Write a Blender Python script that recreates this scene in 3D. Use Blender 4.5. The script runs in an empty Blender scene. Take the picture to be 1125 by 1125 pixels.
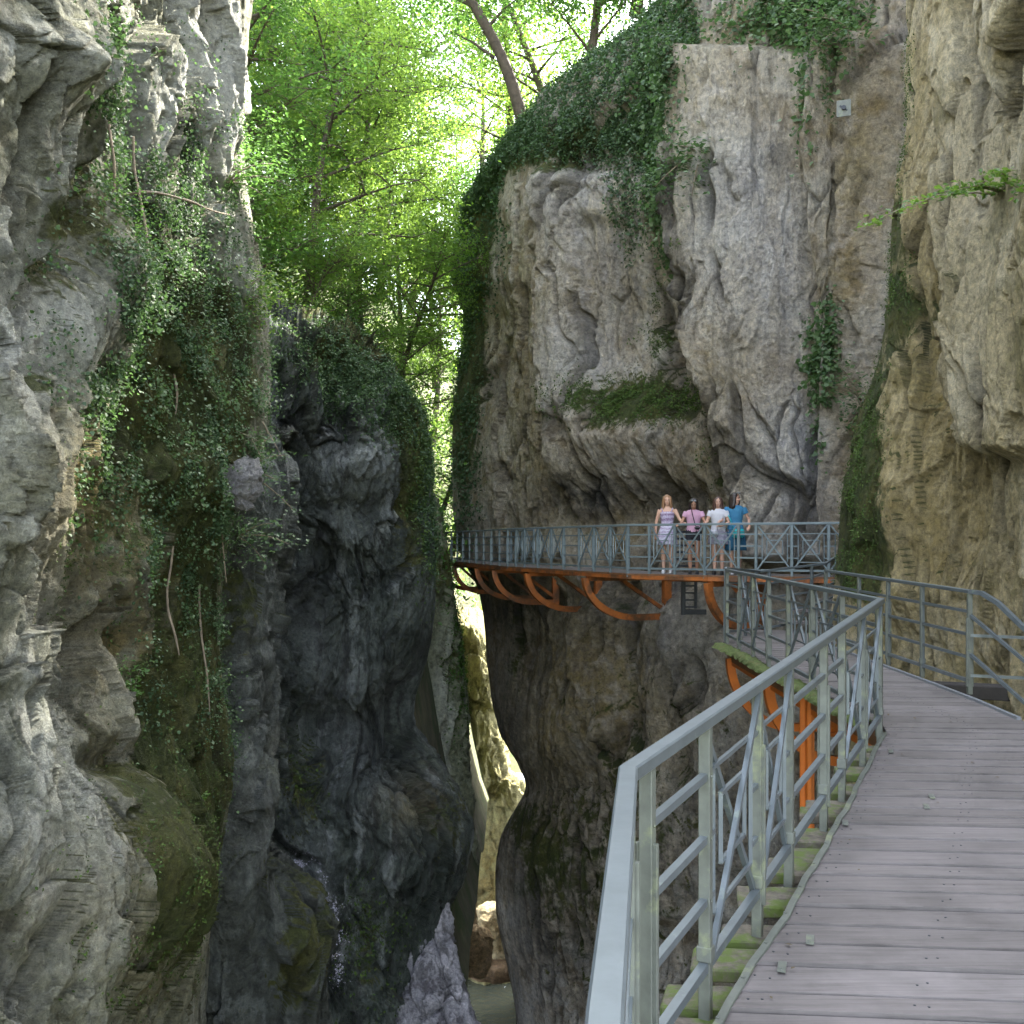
import bpy, bmesh, math, random
import numpy as np
from mathutils import Vector, Matrix
R = math.radians
random.seed(7); RNG = np.random.default_rng(7)
scene = bpy.context.scene
C = scene.collection
F = 1100.0; CX = 562.5; HY = 596.0          # focal length and horizon of the photograph, used to lay the plan out
def P(px, py, d): return ((px-CX)*d/F, d, (HY-py)*d/F)
# ------------------------------------------------------------------ tagging
def tag(o, label=None, cat=None, group=None, kind=None):
    if label: o['label'] = label
    if cat: o['category'] = cat
    if group: o['group'] = group
    if kind: o['kind'] = kind
    return o
def empty(name, loc=(0,0,0), rz=0, label=None, cat=None, group=None):
    o = bpy.data.objects.new(name, None); C.objects.link(o)
    o.location = loc; o.rotation_euler = (0,0,rz); o.empty_display_size = .2
    return tag(o, label, cat, group)
def link_mesh(name, me, m, parent=None):
    o = bpy.data.objects.new(name, me); C.objects.link(o)
    if m is not None: me.materials.clear(); me.materials.append(m)
    if parent is not None: o.parent = parent
    return o
def np_mesh(name, v, f, smooth=True):
    me = bpy.data.meshes.new(name)
    v = np.asarray(v, np.float32); f = np.asarray(f, np.int32)
    k = f.shape[1]
    me.vertices.add(len(v)); me.vertices.foreach_set('co', v.ravel())
    me.loops.add(f.size); me.loops.foreach_set('vertex_index', f.ravel())
    me.polygons.add(len(f)); me.polygons.foreach_set('loop_start', np.arange(0, f.size, k, dtype=np.int32))
    me.polygons.foreach_set('loop_total', np.full(len(f), k, np.int32))
    me.polygons.foreach_set('use_smooth', np.full(len(f), smooth))
    me.update(calc_edges=True)
    return me
# ------------------------------------------------------------------ noise
def _perm(seed):
    r = np.random.default_rng(seed); p = r.permutation(256); g = r.normal(size=(256,3)); g /= np.linalg.norm(g, axis=1)[:,None]
    return np.concatenate([p,p]), g
def perlin(p, seed=0):
    pt, g = _perm(seed)
    pi = np.floor(p).astype(np.int64); pf = p-pi; u = pf*pf*pf*(pf*(pf*6-15)+10)
    out = 0
    for dx in (0,1):
        for dy in (0,1):
            for dz in (0,1):
                h = pt[(pt[(pt[(pi[:,0]+dx)&255]+pi[:,1]+dy)&255]+pi[:,2]+dz)&255]
                gr = g[h]
                dot = gr[:,0]*(pf[:,0]-dx)+gr[:,1]*(pf[:,1]-dy)+gr[:,2]*(pf[:,2]-dz)
                w = (u[:,0] if dx else 1-u[:,0])*(u[:,1] if dy else 1-u[:,1])*(u[:,2] if dz else 1-u[:,2])
                out = out+w*dot
    return out*1.5
def fbm(p, octs=4, seed=0, gain=.5, lac=2.03, ridged=False):
    a = 1; s = 0; t = 0
    for i in range(octs):
        n = perlin(p, seed+i*17)
        if ridged: n = 1-2*np.abs(n)
        s = s+a*n; t += a; a *= gain; p = p*lac+3.7
    return s/t
def cells(p, seed=0):
    r = np.random.default_rng(seed+999)
    pt = np.concatenate([r.permutation(4096)]*2); jit = r.random((4096,3)); rd = r.normal(size=(4096,3)); rd /= np.linalg.norm(rd,axis=1)[:,None]; rv = r.random(4096)
    pi = np.floor(p).astype(np.int64)
    b1 = np.full(len(p), 1e9); b2 = np.full(len(p), 1e9); hid = np.zeros(len(p), np.int64); dl = np.zeros_like(p)
    for dx in (-1,0,1):
        for dy in (-1,0,1):
            for dz in (-1,0,1):
                q = pi+np.array([dx,dy,dz])
                h = pt[(pt[(pt[q[:,0]&4095]+q[:,1])&4095]+q[:,2])&4095]
                d = p-(q+jit[h]); dd = (d*d).sum(1)
                m = dd < b1
                b2 = np.where(m, b1, np.minimum(b2, dd))
                b1 = np.where(m, dd, b1); hid = np.where(m, h, hid); dl[m] = d[m]
    return rv[hid], (dl*rd[hid]).sum(1), np.sqrt(b2)-np.sqrt(b1)
def sm(a, b, x):
    t = np.clip((x-a)/(b-a), 0, 1); return t*t*(3-2*t)
# ------------------------------------------------------------------ materials
def mat(name):
    m = bpy.data.materials.new(name); m.use_nodes = True
    nt = m.node_tree; b = nt.nodes['Principled BSDF']
    return m, nt, b
def nd(nt, t, **kw):
    n = nt.nodes.new(t)
    for k, v in kw.items():
        if k in n.inputs: n.inputs[k].default_value = v
        else: setattr(n, k, v)
    return n
def ramp(nt, fac, stops):
    r = nt.nodes.new('ShaderNodeValToRGB'); nt.links.new(fac, r.inputs[0]); e = r.color_ramp.elements
    while len(e) < len(stops): e.new(.5)
    for i, (p, c) in enumerate(stops): e[i].position = p; e[i].color = (*c, 1)
    return r.outputs[0]
def mixc(nt, fac, a, b, mode='MIX'):
    m = nt.nodes.new('ShaderNodeMix'); m.data_type = 'RGBA'; m.blend_type = mode
    for s, v in ((0, fac), (6, a), (7, b)):
        if hasattr(v, 'is_linked') or hasattr(v, 'links'): nt.links.new(v, m.inputs[s])
        elif s == 0: m.inputs[0].default_value = v
        else: m.inputs[s].default_value = (*v, 1)
    return m.outputs[2]
def rock_mat(name, scale=1.0, bump=1.0):
    m, nt, b = mat(name); L = nt.links.new
    at = nd(nt, 'ShaderNodeAttribute', attribute_name='Col'); aw = nd(nt, 'ShaderNodeAttribute', attribute_name='Wet')
    tc = nd(nt, 'ShaderNodeTexCoord')
    n1 = nd(nt, 'ShaderNodeTexNoise', Scale=7*scale, Detail=8, Roughness=.7); L(tc.outputs['Object'], n1.inputs['Vector'])
    n2 = nd(nt, 'ShaderNodeTexNoise', Scale=34*scale, Detail=5, Roughness=.75); L(tc.outputs['Object'], n2.inputs['Vector'])
    v = nd(nt, 'ShaderNodeTexVoronoi', Scale=11*scale, feature='DISTANCE_TO_EDGE')
    wr = nd(nt, 'ShaderNodeVectorMath', operation='MULTIPLY_ADD'); L(n1.outputs['Color'], wr.inputs[0]); wr.inputs[1].default_value = (.25/scale,)*3; L(tc.outputs['Object'], wr.inputs[2]); L(wr.outputs[0], v.inputs['Vector'])
    c1 = ramp(nt, n1.outputs[0], [(.28, (.42,.42,.43)), (.5, (1,1,1)), (.72, (1.5,1.46,1.38))])
    c2 = ramp(nt, n2.outputs[0], [(.3, (.68,.68,.67)), (.55, (1.03,1.03,1.03)), (.75, (1.3,1.3,1.28))])
    c = mixc(nt, 1, at.outputs['Color'], c1, 'MULTIPLY'); c = mixc(nt, .85, c, c2, 'MULTIPLY')
    L(c, b.inputs['Base Color'])
    rr = nd(nt, 'ShaderNodeMapRange'); L(aw.outputs['Fac'], rr.inputs[0]); rr.inputs[3].default_value = .88; rr.inputs[4].default_value = .28; L(rr.outputs[0], b.inputs['Roughness'])
    b.inputs['Specular IOR Level'].default_value = .35
    cr = ramp(nt, v.outputs['Distance'], [(0, (0,0,0)), (.06, (1,1,1))])
    h = nd(nt, 'ShaderNodeMath', operation='MULTIPLY_ADD'); L(n2.outputs[0], h.inputs[0]); h.inputs[1].default_value = .5; L(n1.outputs[0], h.inputs[2])
    h2 = nd(nt, 'ShaderNodeMath', operation='MULTIPLY_ADD'); L(cr, h2.inputs[0]); h2.inputs[1].default_value = .16; L(h.outputs[0], h2.inputs[2])
    bp = nd(nt, 'ShaderNodeBump', Strength=1.0, Distance=.20*bump/scale); L(h2.outputs[0], bp.inputs['Height']); L(bp.outputs[0], b.inputs['Normal'])
    return m
def leaf_mat(name, c0, c1, c2, trans=.5, tc=(.35,.55,.06), rough=.45):
    m = bpy.data.materials.new(name); m.use_nodes = True; nt = m.node_tree; nt.nodes.clear(); L = nt.links.new
    out = nd(nt, 'ShaderNodeOutputMaterial'); g = nd(nt, 'ShaderNodeNewGeometry')
    col = ramp(nt, g.outputs['Random Per Island'], [(0, c0), (.5, c1), (1, c2)])
    b = nd(nt, 'ShaderNodeBsdfPrincipled', Roughness=rough); L(col, b.inputs['Base Color'])
    t = nd(nt, 'ShaderNodeBsdfTranslucent'); L(mixc(nt, .6, col, tc), t.inputs['Color'])
    mx = nd(nt, 'ShaderNodeMixShader'); mx.inputs[0].default_value = trans; L(b.outputs[0], mx.inputs[1]); L(t.outputs[0], mx.inputs[2]); L(mx.outputs[0], out.inputs[0])
    return m
def simple(name, col, rough=.6, metal=0, var=.25, nscale=6, bump=.0, col2=None, thr=.62):
    m, nt, b = mat(name); L = nt.links.new
    tc = nd(nt, 'ShaderNodeTexCoord'); n = nd(nt, 'ShaderNodeTexNoise', Scale=nscale, Detail=6, Roughness=.65); L(tc.outputs['Object'], n.inputs['Vector'])
    lo = tuple(x*(1-var) for x in col); hi = tuple(min(1, x*(1+var)) for x in col)
    c = ramp(nt, n.outputs[0], [(.3, lo), (.7, hi)])
    if col2:
        n3 = nd(nt, 'ShaderNodeTexNoise', Scale=nscale*.45, Detail=7, Roughness=.7); L(tc.outputs['Object'], n3.inputs['Vector'])
        k = ramp(nt, n3.outputs[0], [(thr-.05, (0,0,0)), (thr+.08, (1,1,1))]); c = mixc(nt, k, c, col2)
    L(c, b.inputs['Base Color']); b.inputs['Roughness'].default_value = rough; b.inputs['Metallic'].default_value = metal
    if bump:
        bp = nd(nt, 'ShaderNodeBump', Strength=.6, Distance=bump); L(n.outputs[0], bp.inputs['Height']); L(bp.outputs[0], b.inputs['Normal'])
    return m
M = {}
M['rock'] = rock_mat('limestone', 1.0, 1.0)
M['rock_far'] = rock_mat('limestone_far', .45, 1.0)
M['rock_near'] = rock_mat('limestone_near', 1.9, 1.15)
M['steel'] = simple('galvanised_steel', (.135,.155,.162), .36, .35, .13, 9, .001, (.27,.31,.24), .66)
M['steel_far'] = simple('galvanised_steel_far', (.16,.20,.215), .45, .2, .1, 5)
M['steel_post'] = simple('weathered_steel', (.125,.134,.112), .5, .15, .2, 11, .001, (.22,.24,.14), .6)
M['orange'] = simple('orange_paint', (.40,.10,.008), .5, 0, .18, 5, .001, (.30,.08,.02), .68)
M['orange_far'] = simple('orange_paint_weathered', (.32,.095,.018), .65, 0, .35, 3, 0, (.10,.045,.02), .5)
M['rust'] = simple('rusty_iron', (.16,.075,.035), .8, 0, .35, 8)
M['trunk'] = simple('bark', (.085,.065,.048), .9, 0, .4, 7, .02)
M['trunk_pale'] = simple('bark_pale', (.30,.26,.21), .9, 0, .4, 5, .03, (.06,.08,.02), .55)
M['vine'] = simple('vine_stem', (.20,.16,.115), .9, 0, .35, 9)
M['plate'] = simple('grey_plate', (.17,.18,.19), .5, .1, .1, 20)
M['darkmetal'] = simple('dark_painted_steel', (.022,.026,.034), .5, .2, .2, 6)
def plank_mat():
    m, nt, b = mat('weathered_planks'); L = nt.links.new
    g = nd(nt, 'ShaderNodeNewGeometry'); tc = nd(nt, 'ShaderNodeTexCoord')
    mp = nd(nt, 'ShaderNodeMapping'); mp.inputs['Scale'].default_value = (1.2, 26, 26); L(tc.outputs['Object'], mp.inputs[0])
    n = nd(nt, 'ShaderNodeTexNoise', Scale=1.6, Detail=8, Roughness=.7); L(mp.outputs[0], n.inputs['Vector'])
    n2 = nd(nt, 'ShaderNodeTexNoise', Scale=2.2, Detail=6, Roughness=.65); L(tc.outputs['Object'], n2.inputs['Vector'])
    base = ramp(nt, g.outputs['Random Per Island'], [(0, (.108,.095,.089)), (.35, (.128,.113,.107)), (.7, (.150,.133,.127)), (1, (.118,.104,.099))])
    st = ramp(nt, n.outputs[0], [(.3, (.55,.53,.51)), (.5, (1,1,1)), (.72, (1.3,1.28,1.28))])
    c = mixc(nt, .8, base, st, 'MULTIPLY')
    w = ramp(nt, n2.outputs[0], [(.32, (.70,.70,.69)), (.5, (.98,.98,.98)), (.68, (1.16,1.15,1.16))]); c = mixc(nt, 1, c, w, 'MULTIPLY')
    at = nd(nt, 'ShaderNodeAttribute', attribute_name='Moss')
    mm = nd(nt, 'ShaderNodeMath', operation='MULTIPLY'); L(at.outputs['Fac'], mm.inputs[0])
    nk = ramp(nt, n2.outputs[0], [(.4, (0,0,0)), (.58, (1,1,1))]); L(nk, mm.inputs[1])
    c = mixc(nt, mm.outputs[0], c, (.11,.15,.03))
    L(c, b.inputs['Base Color']); b.inputs['Roughness'].default_value = .62
    bp = nd(nt, 'ShaderNodeBump', Strength=.5, Distance=.004); L(n.outputs[0], bp.inputs['Height']); L(bp.outputs[0], b.inputs['Normal'])
    return m
M['plank'] = plank_mat()
M['ledge'] = simple('mossy_timber', (.10,.085,.065), .9, 0, .55, 16, .012, (.075,.105,.018), .50)
M['moss'] = simple('moss', (.075,.10,.025), .95, 0, .4, 18, .02, (.10,.09,.03), .58)
M['leaf_a'] = leaf_mat('leaf_bright', (.045,.12,.016), (.065,.16,.022), (.12,.21,.035), .5, (.34,.52,.08))
M['leaf_b'] = leaf_mat('leaf_mid', (.035,.10,.015), (.05,.13,.02), (.09,.17,.025), .46, (.20,.40,.08))
M['ivy'] = leaf_mat('ivy_leaf', (.022,.050,.020), (.038,.078,.030), (.075,.125,.052), .25, (.12,.24,.06), .62)
M['ivy_l'] = leaf_mat('ivy_leaf_light', (.04,.085,.035), (.075,.135,.05), (.15,.21,.11), .35, (.16,.32,.08), .5)
M['moss_leaf'] = leaf_mat('moss_tuft', (.03,.065,.010), (.05,.09,.012), (.08,.13,.02), .2, (.12,.22,.03), .8)
# ------------------------------------------------------------------ mesh builder for bars, tubes, boxes
class MB:
    def __init__(s): s.v = []; s.f = []
    def box(s, a, b, w, h, up=(0,0,1)):
        a = Vector(a); b = Vector(b); d = (b-a).normalized(); up = Vector(up)
        if abs(d.dot(up)) > .98: up = Vector((1,0,0))
        x = d.cross(up).normalized(); y = x.cross(d).normalized(); n = len(s.v)
        for q in (a, b):
            for sx, sy in ((-1,-1),(1,-1),(1,1),(-1,1)): s.v.append(tuple(q+x*sx*w/2+y*sy*h/2))
        s.f += [(n,n+3,n+2,n+1),(n+4,n+5,n+6,n+7)]+[(n+i,n+(i+1)%4,n+4+(i+1)%4,n+4+i) for i in range(4)]
        return s
    def hexa(s, c):
        n = len(s.v); s.v += [tuple(q) for q in c]
        s.f += [(n,n+3,n+2,n+1),(n+4,n+5,n+6,n+7)]+[(n+i,n+(i+1)%4,n+4+(i+1)%4,n+4+i) for i in range(4)]; return s
    def sweep(s, pts, w, h, side):
        side = Vector(side).normalized(); n0 = len(s.v); pts = [Vector(p) for p in pts]
        for i, p in enumerate(pts):
            d = (pts[min(i+1,len(pts)-1)]-pts[max(i-1,0)]).normalized(); nn = side.cross(d).normalized()
            for sx, sy in ((-1,-1),(1,-1),(1,1),(-1,1)): s.v.append(tuple(p+side*sx*w/2+nn*sy*h/2))
        for i in range(len(pts)-1):
            a = n0+i*4; s.f += [(a+k, a+(k+1)%4, a+4+(k+1)%4, a+4+k) for k in range(4)]
        s.f.append((n0,n0+3,n0+2,n0+1)); e = n0+(len(pts)-1)*4; s.f.append((e,e+1,e+2,e+3)); return s
    def tube(s, pts, rad, n=8):
        pts = [Vector(p) for p in pts]; n0 = len(s.v); ref = Vector((.13,.37,.92))
        for i, p in enumerate(pts):
            d = (pts[min(i+1,len(pts)-1)]-pts[max(i-1,0)])
            d = d.normalized() if d.length > 1e-9 else Vector((0,0,1))
            if abs(d.dot(ref)) > .97: ref = Vector((1,.1,0))
            x = d.cross(ref).normalized(); y = d.cross(x); r = rad[i] if hasattr(rad, '__len__') else rad
            for k in range(n):
                a = 2*math.pi*k/n; s.v.append(tuple(p+(x*math.cos(a)+y*math.sin(a))*r))
        for i in range(len(pts)-1):
            for k in range(n):
                a = n0+i*n+k; b = n0+i*n+(k+1)%n; s.f.append((a, b, b+n, a+n))
        s.f.append(tuple(n0+k for k in reversed(range(n)))); e = n0+(len(pts)-1)*n; s.f.append(tuple(e+k for k in range(n))); return s
    def rings(s, rings, n=16):
        # rings: (cx,cy,z,rx,ry) stacked, closed at both ends
        n0 = len(s.v)
        for (cx,cy,cz,rx,ry) in rings:
            for k in range(n):
                a = 2*math.pi*k/n; s.v.append((cx+rx*math.cos(a), cy+ry*math.sin(a), cz))
        for i in range(len(rings)-1):
            for k in range(n):
                a = n0+i*n+k; b = n0+i*n+(k+1)%n; s.f.append((a, b, b+n, a+n))
        s.f.append(tuple(n0+k for k in reversed(range(n)))); e = n0+(len(rings)-1)*n; s.f.append(tuple(e+k for k in range(n))); return s
    def build(s, name, m, parent=None, smooth=False, bevel=0):
        me = bpy.data.meshes.new(name); me.from_pydata(s.v, [], s.f); me.update()
        if smooth: me.polygons.foreach_set('use_smooth', [True]*len(me.polygons))
        o = link_mesh(name, me, m, parent)
        if bevel:
            bm = bmesh.new(); bm.from_mesh(me); bmesh.ops.recalc_face_normals(bm, faces=bm.faces)
            bmesh.ops.bevel(bm, geom=[e for e in bm.edges if len(e.link_faces)==2 and e.calc_face_angle(0) > .6], offset=bevel, segments=1, affect='EDGES')
            bm.to_mesh(me); bm.free()
        return o
# ------------------------------------------------------------------ cliffs
def catmull(A, ts):
    # A: (n, ..., 3); ts in [0,n-1]
    n = len(A); i = np.clip(np.floor(ts).astype(int), 0, n-2); t = ts-i
    i0 = np.clip(i-1,0,n-1); i3 = np.clip(i+2,0,n-1)
    sh = (len(ts),)+(1,)*(A.ndim-1); t = t.reshape(sh)
    p0, p1, p2, p3 = A[i0], A[i], A[i+1], A[i3]
    m1 = (p2-p0)*.42; m2 = (p3-p1)*.42
    ch = np.linalg.norm(p2-p1, axis=-1, keepdims=True)*1.1+1e-9
    m1 = m1*np.minimum(1, ch/(np.linalg.norm(m1, axis=-1, keepdims=True)+1e-9)); m2 = m2*np.minimum(1, ch/(np.linalg.norm(m2, axis=-1, keepdims=True)+1e-9))
    return p1*(2*t**3-3*t**2+1)+m1*(t**3-2*t**2+t)+p2*(-2*t**3+3*t**2)+m2*(t**3-t**2)
def seg_ts(w):
    out = []
    for i, k in enumerate(w): out += list(i+np.arange(k)/k)
    out.append(len(w)); return np.array(out, float)
def blob(U, V, L):
    s = np.zeros_like(U)
    for (x, y, rx, ry, a) in L: s += a*np.exp(-(((U-x)/rx)**2+((V-y)/ry)**2))
    return s
def xline(V, pts):
    ys = [p[1] for p in pts]; xs = [p[0] for p in pts]; return np.interp(V, ys, xs)
class Cliff: pass
def cliff(name, rows, cw, rw, disp, color, m, label, smooth_mask=None, bumps=(), steps=(), seed=1, quiet=()):
    A = np.array(rows, float)                      # rows, cols, 3
    G = catmull(A, seg_ts(rw)); G = np.swapaxes(catmull(np.swapaxes(G,0,1), seg_ts(cw)),0,1)
    nv, nu = G.shape[:2]
    N = np.cross(np.gradient(G, axis=0), np.gradient(G, axis=1)); N /= (np.linalg.norm(N, axis=2)[...,None]+1e-9)
    p = G.reshape(-1,3); N = N.reshape(-1,3)
    Y = np.maximum(p[:,1], .8); U = CX+F*p[:,0]/Y; V = HY-F*p[:,2]/Y
    if smooth_mask is None: S = np.zeros(len(p))
    else: S = smooth_mask(U, V)
    a = disp
    w = p+.35*np.stack([perlin(p*.8+9, seed+50), perlin(p*.8+19, seed+51), perlin(p*.8+29, seed+52)], 1)
    h = a['big']*fbm(w*np.array([.32,.32,.2]), 3, seed)
    zs = a.get('zs',1); st = a.get('step',.5)
    v1, f1, e1 = cells(w*np.array([.62,.62,.40*zs])*a['fs'], seed+1)
    v2, f2, e2 = cells((w+.15*fbm(w*2, 2, seed+5)[:,None])*np.array([1.7,1.7,1.15*zs])*a['fs'], seed+2)
    v3, f3, e3 = cells(w*np.array([4.6,4.6,3.4*zs])*a['fs'], seed+3)
    rough = 1-.86*S
    h += rough*a['f1']*((v1-.5)*st+f1*.9)
    h += rough*a['f2']*((v2-.5)*st+f2*.9)
    h += rough*a['f3']*((v3-.5)*st*.7+f3*.8)
    v4, f4, e4 = cells((w+.04*perlin(w*6,seed+6)[:,None])*np.array([11.,11.,8.*zs])*a.get('s4',1), seed+4)
    h += rough*a['f3']*.34*a.get('k4',1)*((v4-.5)*st*.7+f4*.8)
    h += rough*a['fine']*fbm(w*np.array([2.6,2.6,1.1]), a.get('fo',5), seed+7, .55, ridged=True)
    ck = rough*(sm(.09,0,e1)*a['crack']+sm(.10,0,e2)*a['crack']*.4)*sm(-.15,.25,perlin(p*.5,seed+71))
    h -= ck
    # water-worn flutes
    fl = fbm(w*np.array([1.35,1.35,.22])+fbm(w*.4,2,seed+8)[:,None]*.5, 5, seed+9, .45, ridged=True)
    h += (S*a.get('flute', .5)+.02)*fl
    for (pts, wd, lo) in quiet:
        k = lo+(1-lo)*sm(0, wd, np.abs(U-xline(V, pts))); h = h*k
    h += blob(U, V, bumps)
    for (pts, amp, wdt, Lf, y0, y1) in steps:
        s = U-xline(V, pts)+4*perlin(p*1.3, seed+33)+2.5*perlin(p*4,seed+34)
        h += amp*(1/(1+np.exp(-np.clip(s/wdt,-30,30))))*np.exp(-np.maximum(s,0)/Lf)*sm(y0-12,y0+12,V)*sm(y1+12,y1-12,V)
    q = p+N*h[:,None]
    Q = q.reshape(nv, nu, 3)
    n2 = np.cross(np.gradient(Q, axis=0), np.gradient(Q, axis=1)); n2 /= (np.linalg.norm(n2, axis=2)[...,None]+1e-9); n2 = n2.reshape(-1,3)
    idx = np.arange(nv*nu).reshape(nv, nu)
    f = np.stack([idx[:-1,:-1], idx[1:,:-1], idx[1:,1:], idx[:-1,1:]], -1).reshape(-1,4)
    me = np_mesh(name, q, f, True)
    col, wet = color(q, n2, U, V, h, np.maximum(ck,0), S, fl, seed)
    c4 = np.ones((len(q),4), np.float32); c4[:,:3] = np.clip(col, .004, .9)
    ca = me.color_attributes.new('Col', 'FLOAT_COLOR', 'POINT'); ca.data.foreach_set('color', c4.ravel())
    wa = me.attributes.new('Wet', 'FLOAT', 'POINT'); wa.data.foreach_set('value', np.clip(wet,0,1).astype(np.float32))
    o = link_mesh(name, me, m); tag(o, label, 'cliff', kind='structure')
    c = Cliff(); c.q = q; c.n = n2; c.U = U; c.V = V; c.o = o; c.h = h
    return c
def lerp(a, b, t): return a*(1-t[:,None])+np.array(b)[None,:]*t[:,None]
def rock_color(pal, moss=(), ochre=(), dark=(), pale=(), cool=(), wetf=None, moss_base=.12, streak=.5, mossc=(.052,.068,.014)):
    def fn(q, n, U, V, h, ck, S, fl, seed):
        a = fbm(q*.7, 6, seed+101, .68); b = fbm(q*np.array([1.4,1.4,.20]), 6, seed+102, .68); c = fbm(q*2.2, 5, seed+103, .72); d = fbm(q*np.array([2.6,2.6,.15]), 6, seed+105,.66)
        col = np.tile(np.array(pal[0]), (len(q),1)).astype(float)
        col = lerp(col, pal[1], sm(-.02,.22,a+.4*c))
        col = lerp(col, pal[2], sm(.06,.30,-a+.5*c)*.9)
        col = lerp(col, pal[3], np.clip(sm(.08,.28,b+.3*c)*streak + blob(U,V,pale),0,1)*.8)
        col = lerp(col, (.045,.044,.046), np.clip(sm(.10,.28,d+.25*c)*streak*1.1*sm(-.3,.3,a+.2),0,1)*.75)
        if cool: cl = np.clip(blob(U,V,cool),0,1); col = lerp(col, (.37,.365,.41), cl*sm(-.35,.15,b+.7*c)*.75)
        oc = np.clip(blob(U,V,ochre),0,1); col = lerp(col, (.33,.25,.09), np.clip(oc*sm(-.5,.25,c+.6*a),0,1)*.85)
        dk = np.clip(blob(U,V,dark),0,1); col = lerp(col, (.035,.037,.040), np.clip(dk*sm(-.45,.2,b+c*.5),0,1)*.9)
        ms = np.clip(blob(U,V,moss),0,1.3)
        up = sm(.1,.75,n[:,2])
        mk = np.clip(sm(.75,1.05, ms+.55*c+.35*a+.5*up*(ms>.05)) + moss_base*up*sm(-.1,.3,a), 0, 1)
        mcol = lerp(np.tile(np.array(mossc),(len(q),1)), (.095,.095,.022), sm(-.3,.5,fbm(q*1.3,3,seed+109)))
        col = col*(1-mk[:,None])+mcol*mk[:,None]
        col *= (1-.45*np.clip(ck*6,0,1))[:,None]
        wet = np.zeros(len(q)) if wetf is None else wetf(U,V)*(1-mk)
        return col, wet
    return fn
def row(py, pts): return [P(px, py, d) for px, d in pts]
def W(x,y,z): return (x,y,z)
BOT = -25.0
def zrow(ref, z): return [(x,y,z) for (x,y,_) in ref]
# ---- left foreground cliff
def c1row(py, e, dz=0, b=0):
    r = [W(-7,-3,(HY-py)/F*4), W(-5.2,0,(HY-py)/F*6), P(-260,py,5.2), P(-30,py,7.6-b), P(80,py,9.8-b), P(165,py,12.6-b*.6), P(e-8,py,15.4), P(e-6,py,18), P(e-80,py,25)]
    return r
rows = [c1row(-900,300), c1row(-320,288), c1row(0,272), c1row(150,262), c1row(330,285), c1row(480,288,0,.2), c1row(600,246), c1row(750,238,0,.2), c1row(900,234,0,.7), c1row(1125,222,0,.6)]
rows.append(zrow(rows[-1], BOT))
C1 = cliff('left_cliff', rows, [14,14,40,110,110,120,40,24], [60,110,75,110,120,110,120,130,170,40],
  dict(big=.45, f1=.38, f2=.22, f3=.085, fine=.085, crack=.14, fs=1.2, zs=.55, step=.06, k4=.5, fo=3),
  rock_color([(.27,.275,.205),(.47,.48,.42),(.12,.115,.065),(.62,.63,.59)],
    moss=[(120,330,75,220,.85),(190,420,70,200,.9),(80,80,50,100,.6),(135,985,90,150,1.25),(185,860,45,110,.95),(215,700,45,220,1.0),(110,600,40,60,.55),(150,740,25,80,.6),(40,240,35,60,.8),(265,400,40,120,1.0),(20,430,30,25,.5)],
    ochre=[(160,880,40,60,1),(120,1000,90,110,.8),(60,560,80,80,.6),(150,700,70,140,.8),(100,500,80,60,.6),(190,500,70,160,.7)],
    dark=[(60,180,14,60,.9),(150,640,60,50,.5),(40,750,40,20,.6),(230,600,40,220,.6),(110,430,30,60,.5)],
    pale=[(40,330,50,120,.6),(30,620,60,100,.45),(40,900,50,90,.5),(40,1010,40,80,.4),(236,90,14,110,1.2),(206,90,9,120,1.2),(168,120,9,60,1.0)], moss_base=.35, streak=.35),
  M['rock_near'], 'tall grey limestone cliff with ivy filling the left side',
  bumps=[(120,960,70,110,.7),(10,560,60,90,.3),(60,230,12,70,-.7),(95,300,40,90,.35),(95,700,40,30,-.25),(200,520,30,60,.3),(30,60,50,60,.4),(238,100,12,110,.45),(206,90,8,120,.35),(168,100,8,70,.3),(222,100,5,120,-.3),(100,840,30,22,-.35),(230,840,12,90,.3)],
  steps=[([(90,140),(62,220),(25,330),(10,400)],-.45,1.6,26,120,420), ([(160,560),(100,680),(0,700)],.2,3,60,500,760)], seed=11, quiet=[([(272,0),(262,150),(285,330),(285,480),(246,600),(236,750),(232,900),(222,1125)],40,.25)])
# ---- mossy slabs between the foreground cliff and the promontory
rows = []
for py, e in ((490,300),(515,312),(560,314),(640,300),(700,288),(790,286),(850,292),(900,300),(960,318),(1040,335),(1125,352)):
    rows.append([P(150,py,22),P(190,py,19),P(225,py,17.2),P(260,py,17.0),P(e-22,py,17.4),P(e,py,18.6),P(e-8,py,22)])
rows.append(zrow(rows[-1], BOT)); rows.insert(0, [(x,y+2,z+.5) for x,y,z in rows[0]])
C1B = cliff('gorge_slab', rows, [10,30,60,70,50,20], [16,45,45,55,45,60,45,40,45,60,60,16],
  dict(big=.3, f1=.36, f2=.22, f3=.07, fine=.07, crack=.16, fs=1.2, zs=.5, step=.05, k4=.5, fo=3),
  rock_color([(.10,.11,.10),(.18,.20,.19),(.05,.055,.045),(.31,.34,.33)], moss=[(260,650,30,80,.9),(320,1050,30,90,1.0),(255,950,40,40,.7),(235,750,20,100,.8)], ochre=[(300,850,20,60,.3)],
    pale=[(255,800,25,80,.4),(265,980,30,60,.35),(285,520,40,30,.6)], moss_base=.5),
  M['rock'], 'dark mossy rock ribs at the foot of the left cliff',
  bumps=[(262,960,34,90,.7),(325,1030,20,80,.5),(300,920,14,70,-.5),(270,760,16,90,.4),(240,640,16,90,.4)], seed=21)
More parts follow.
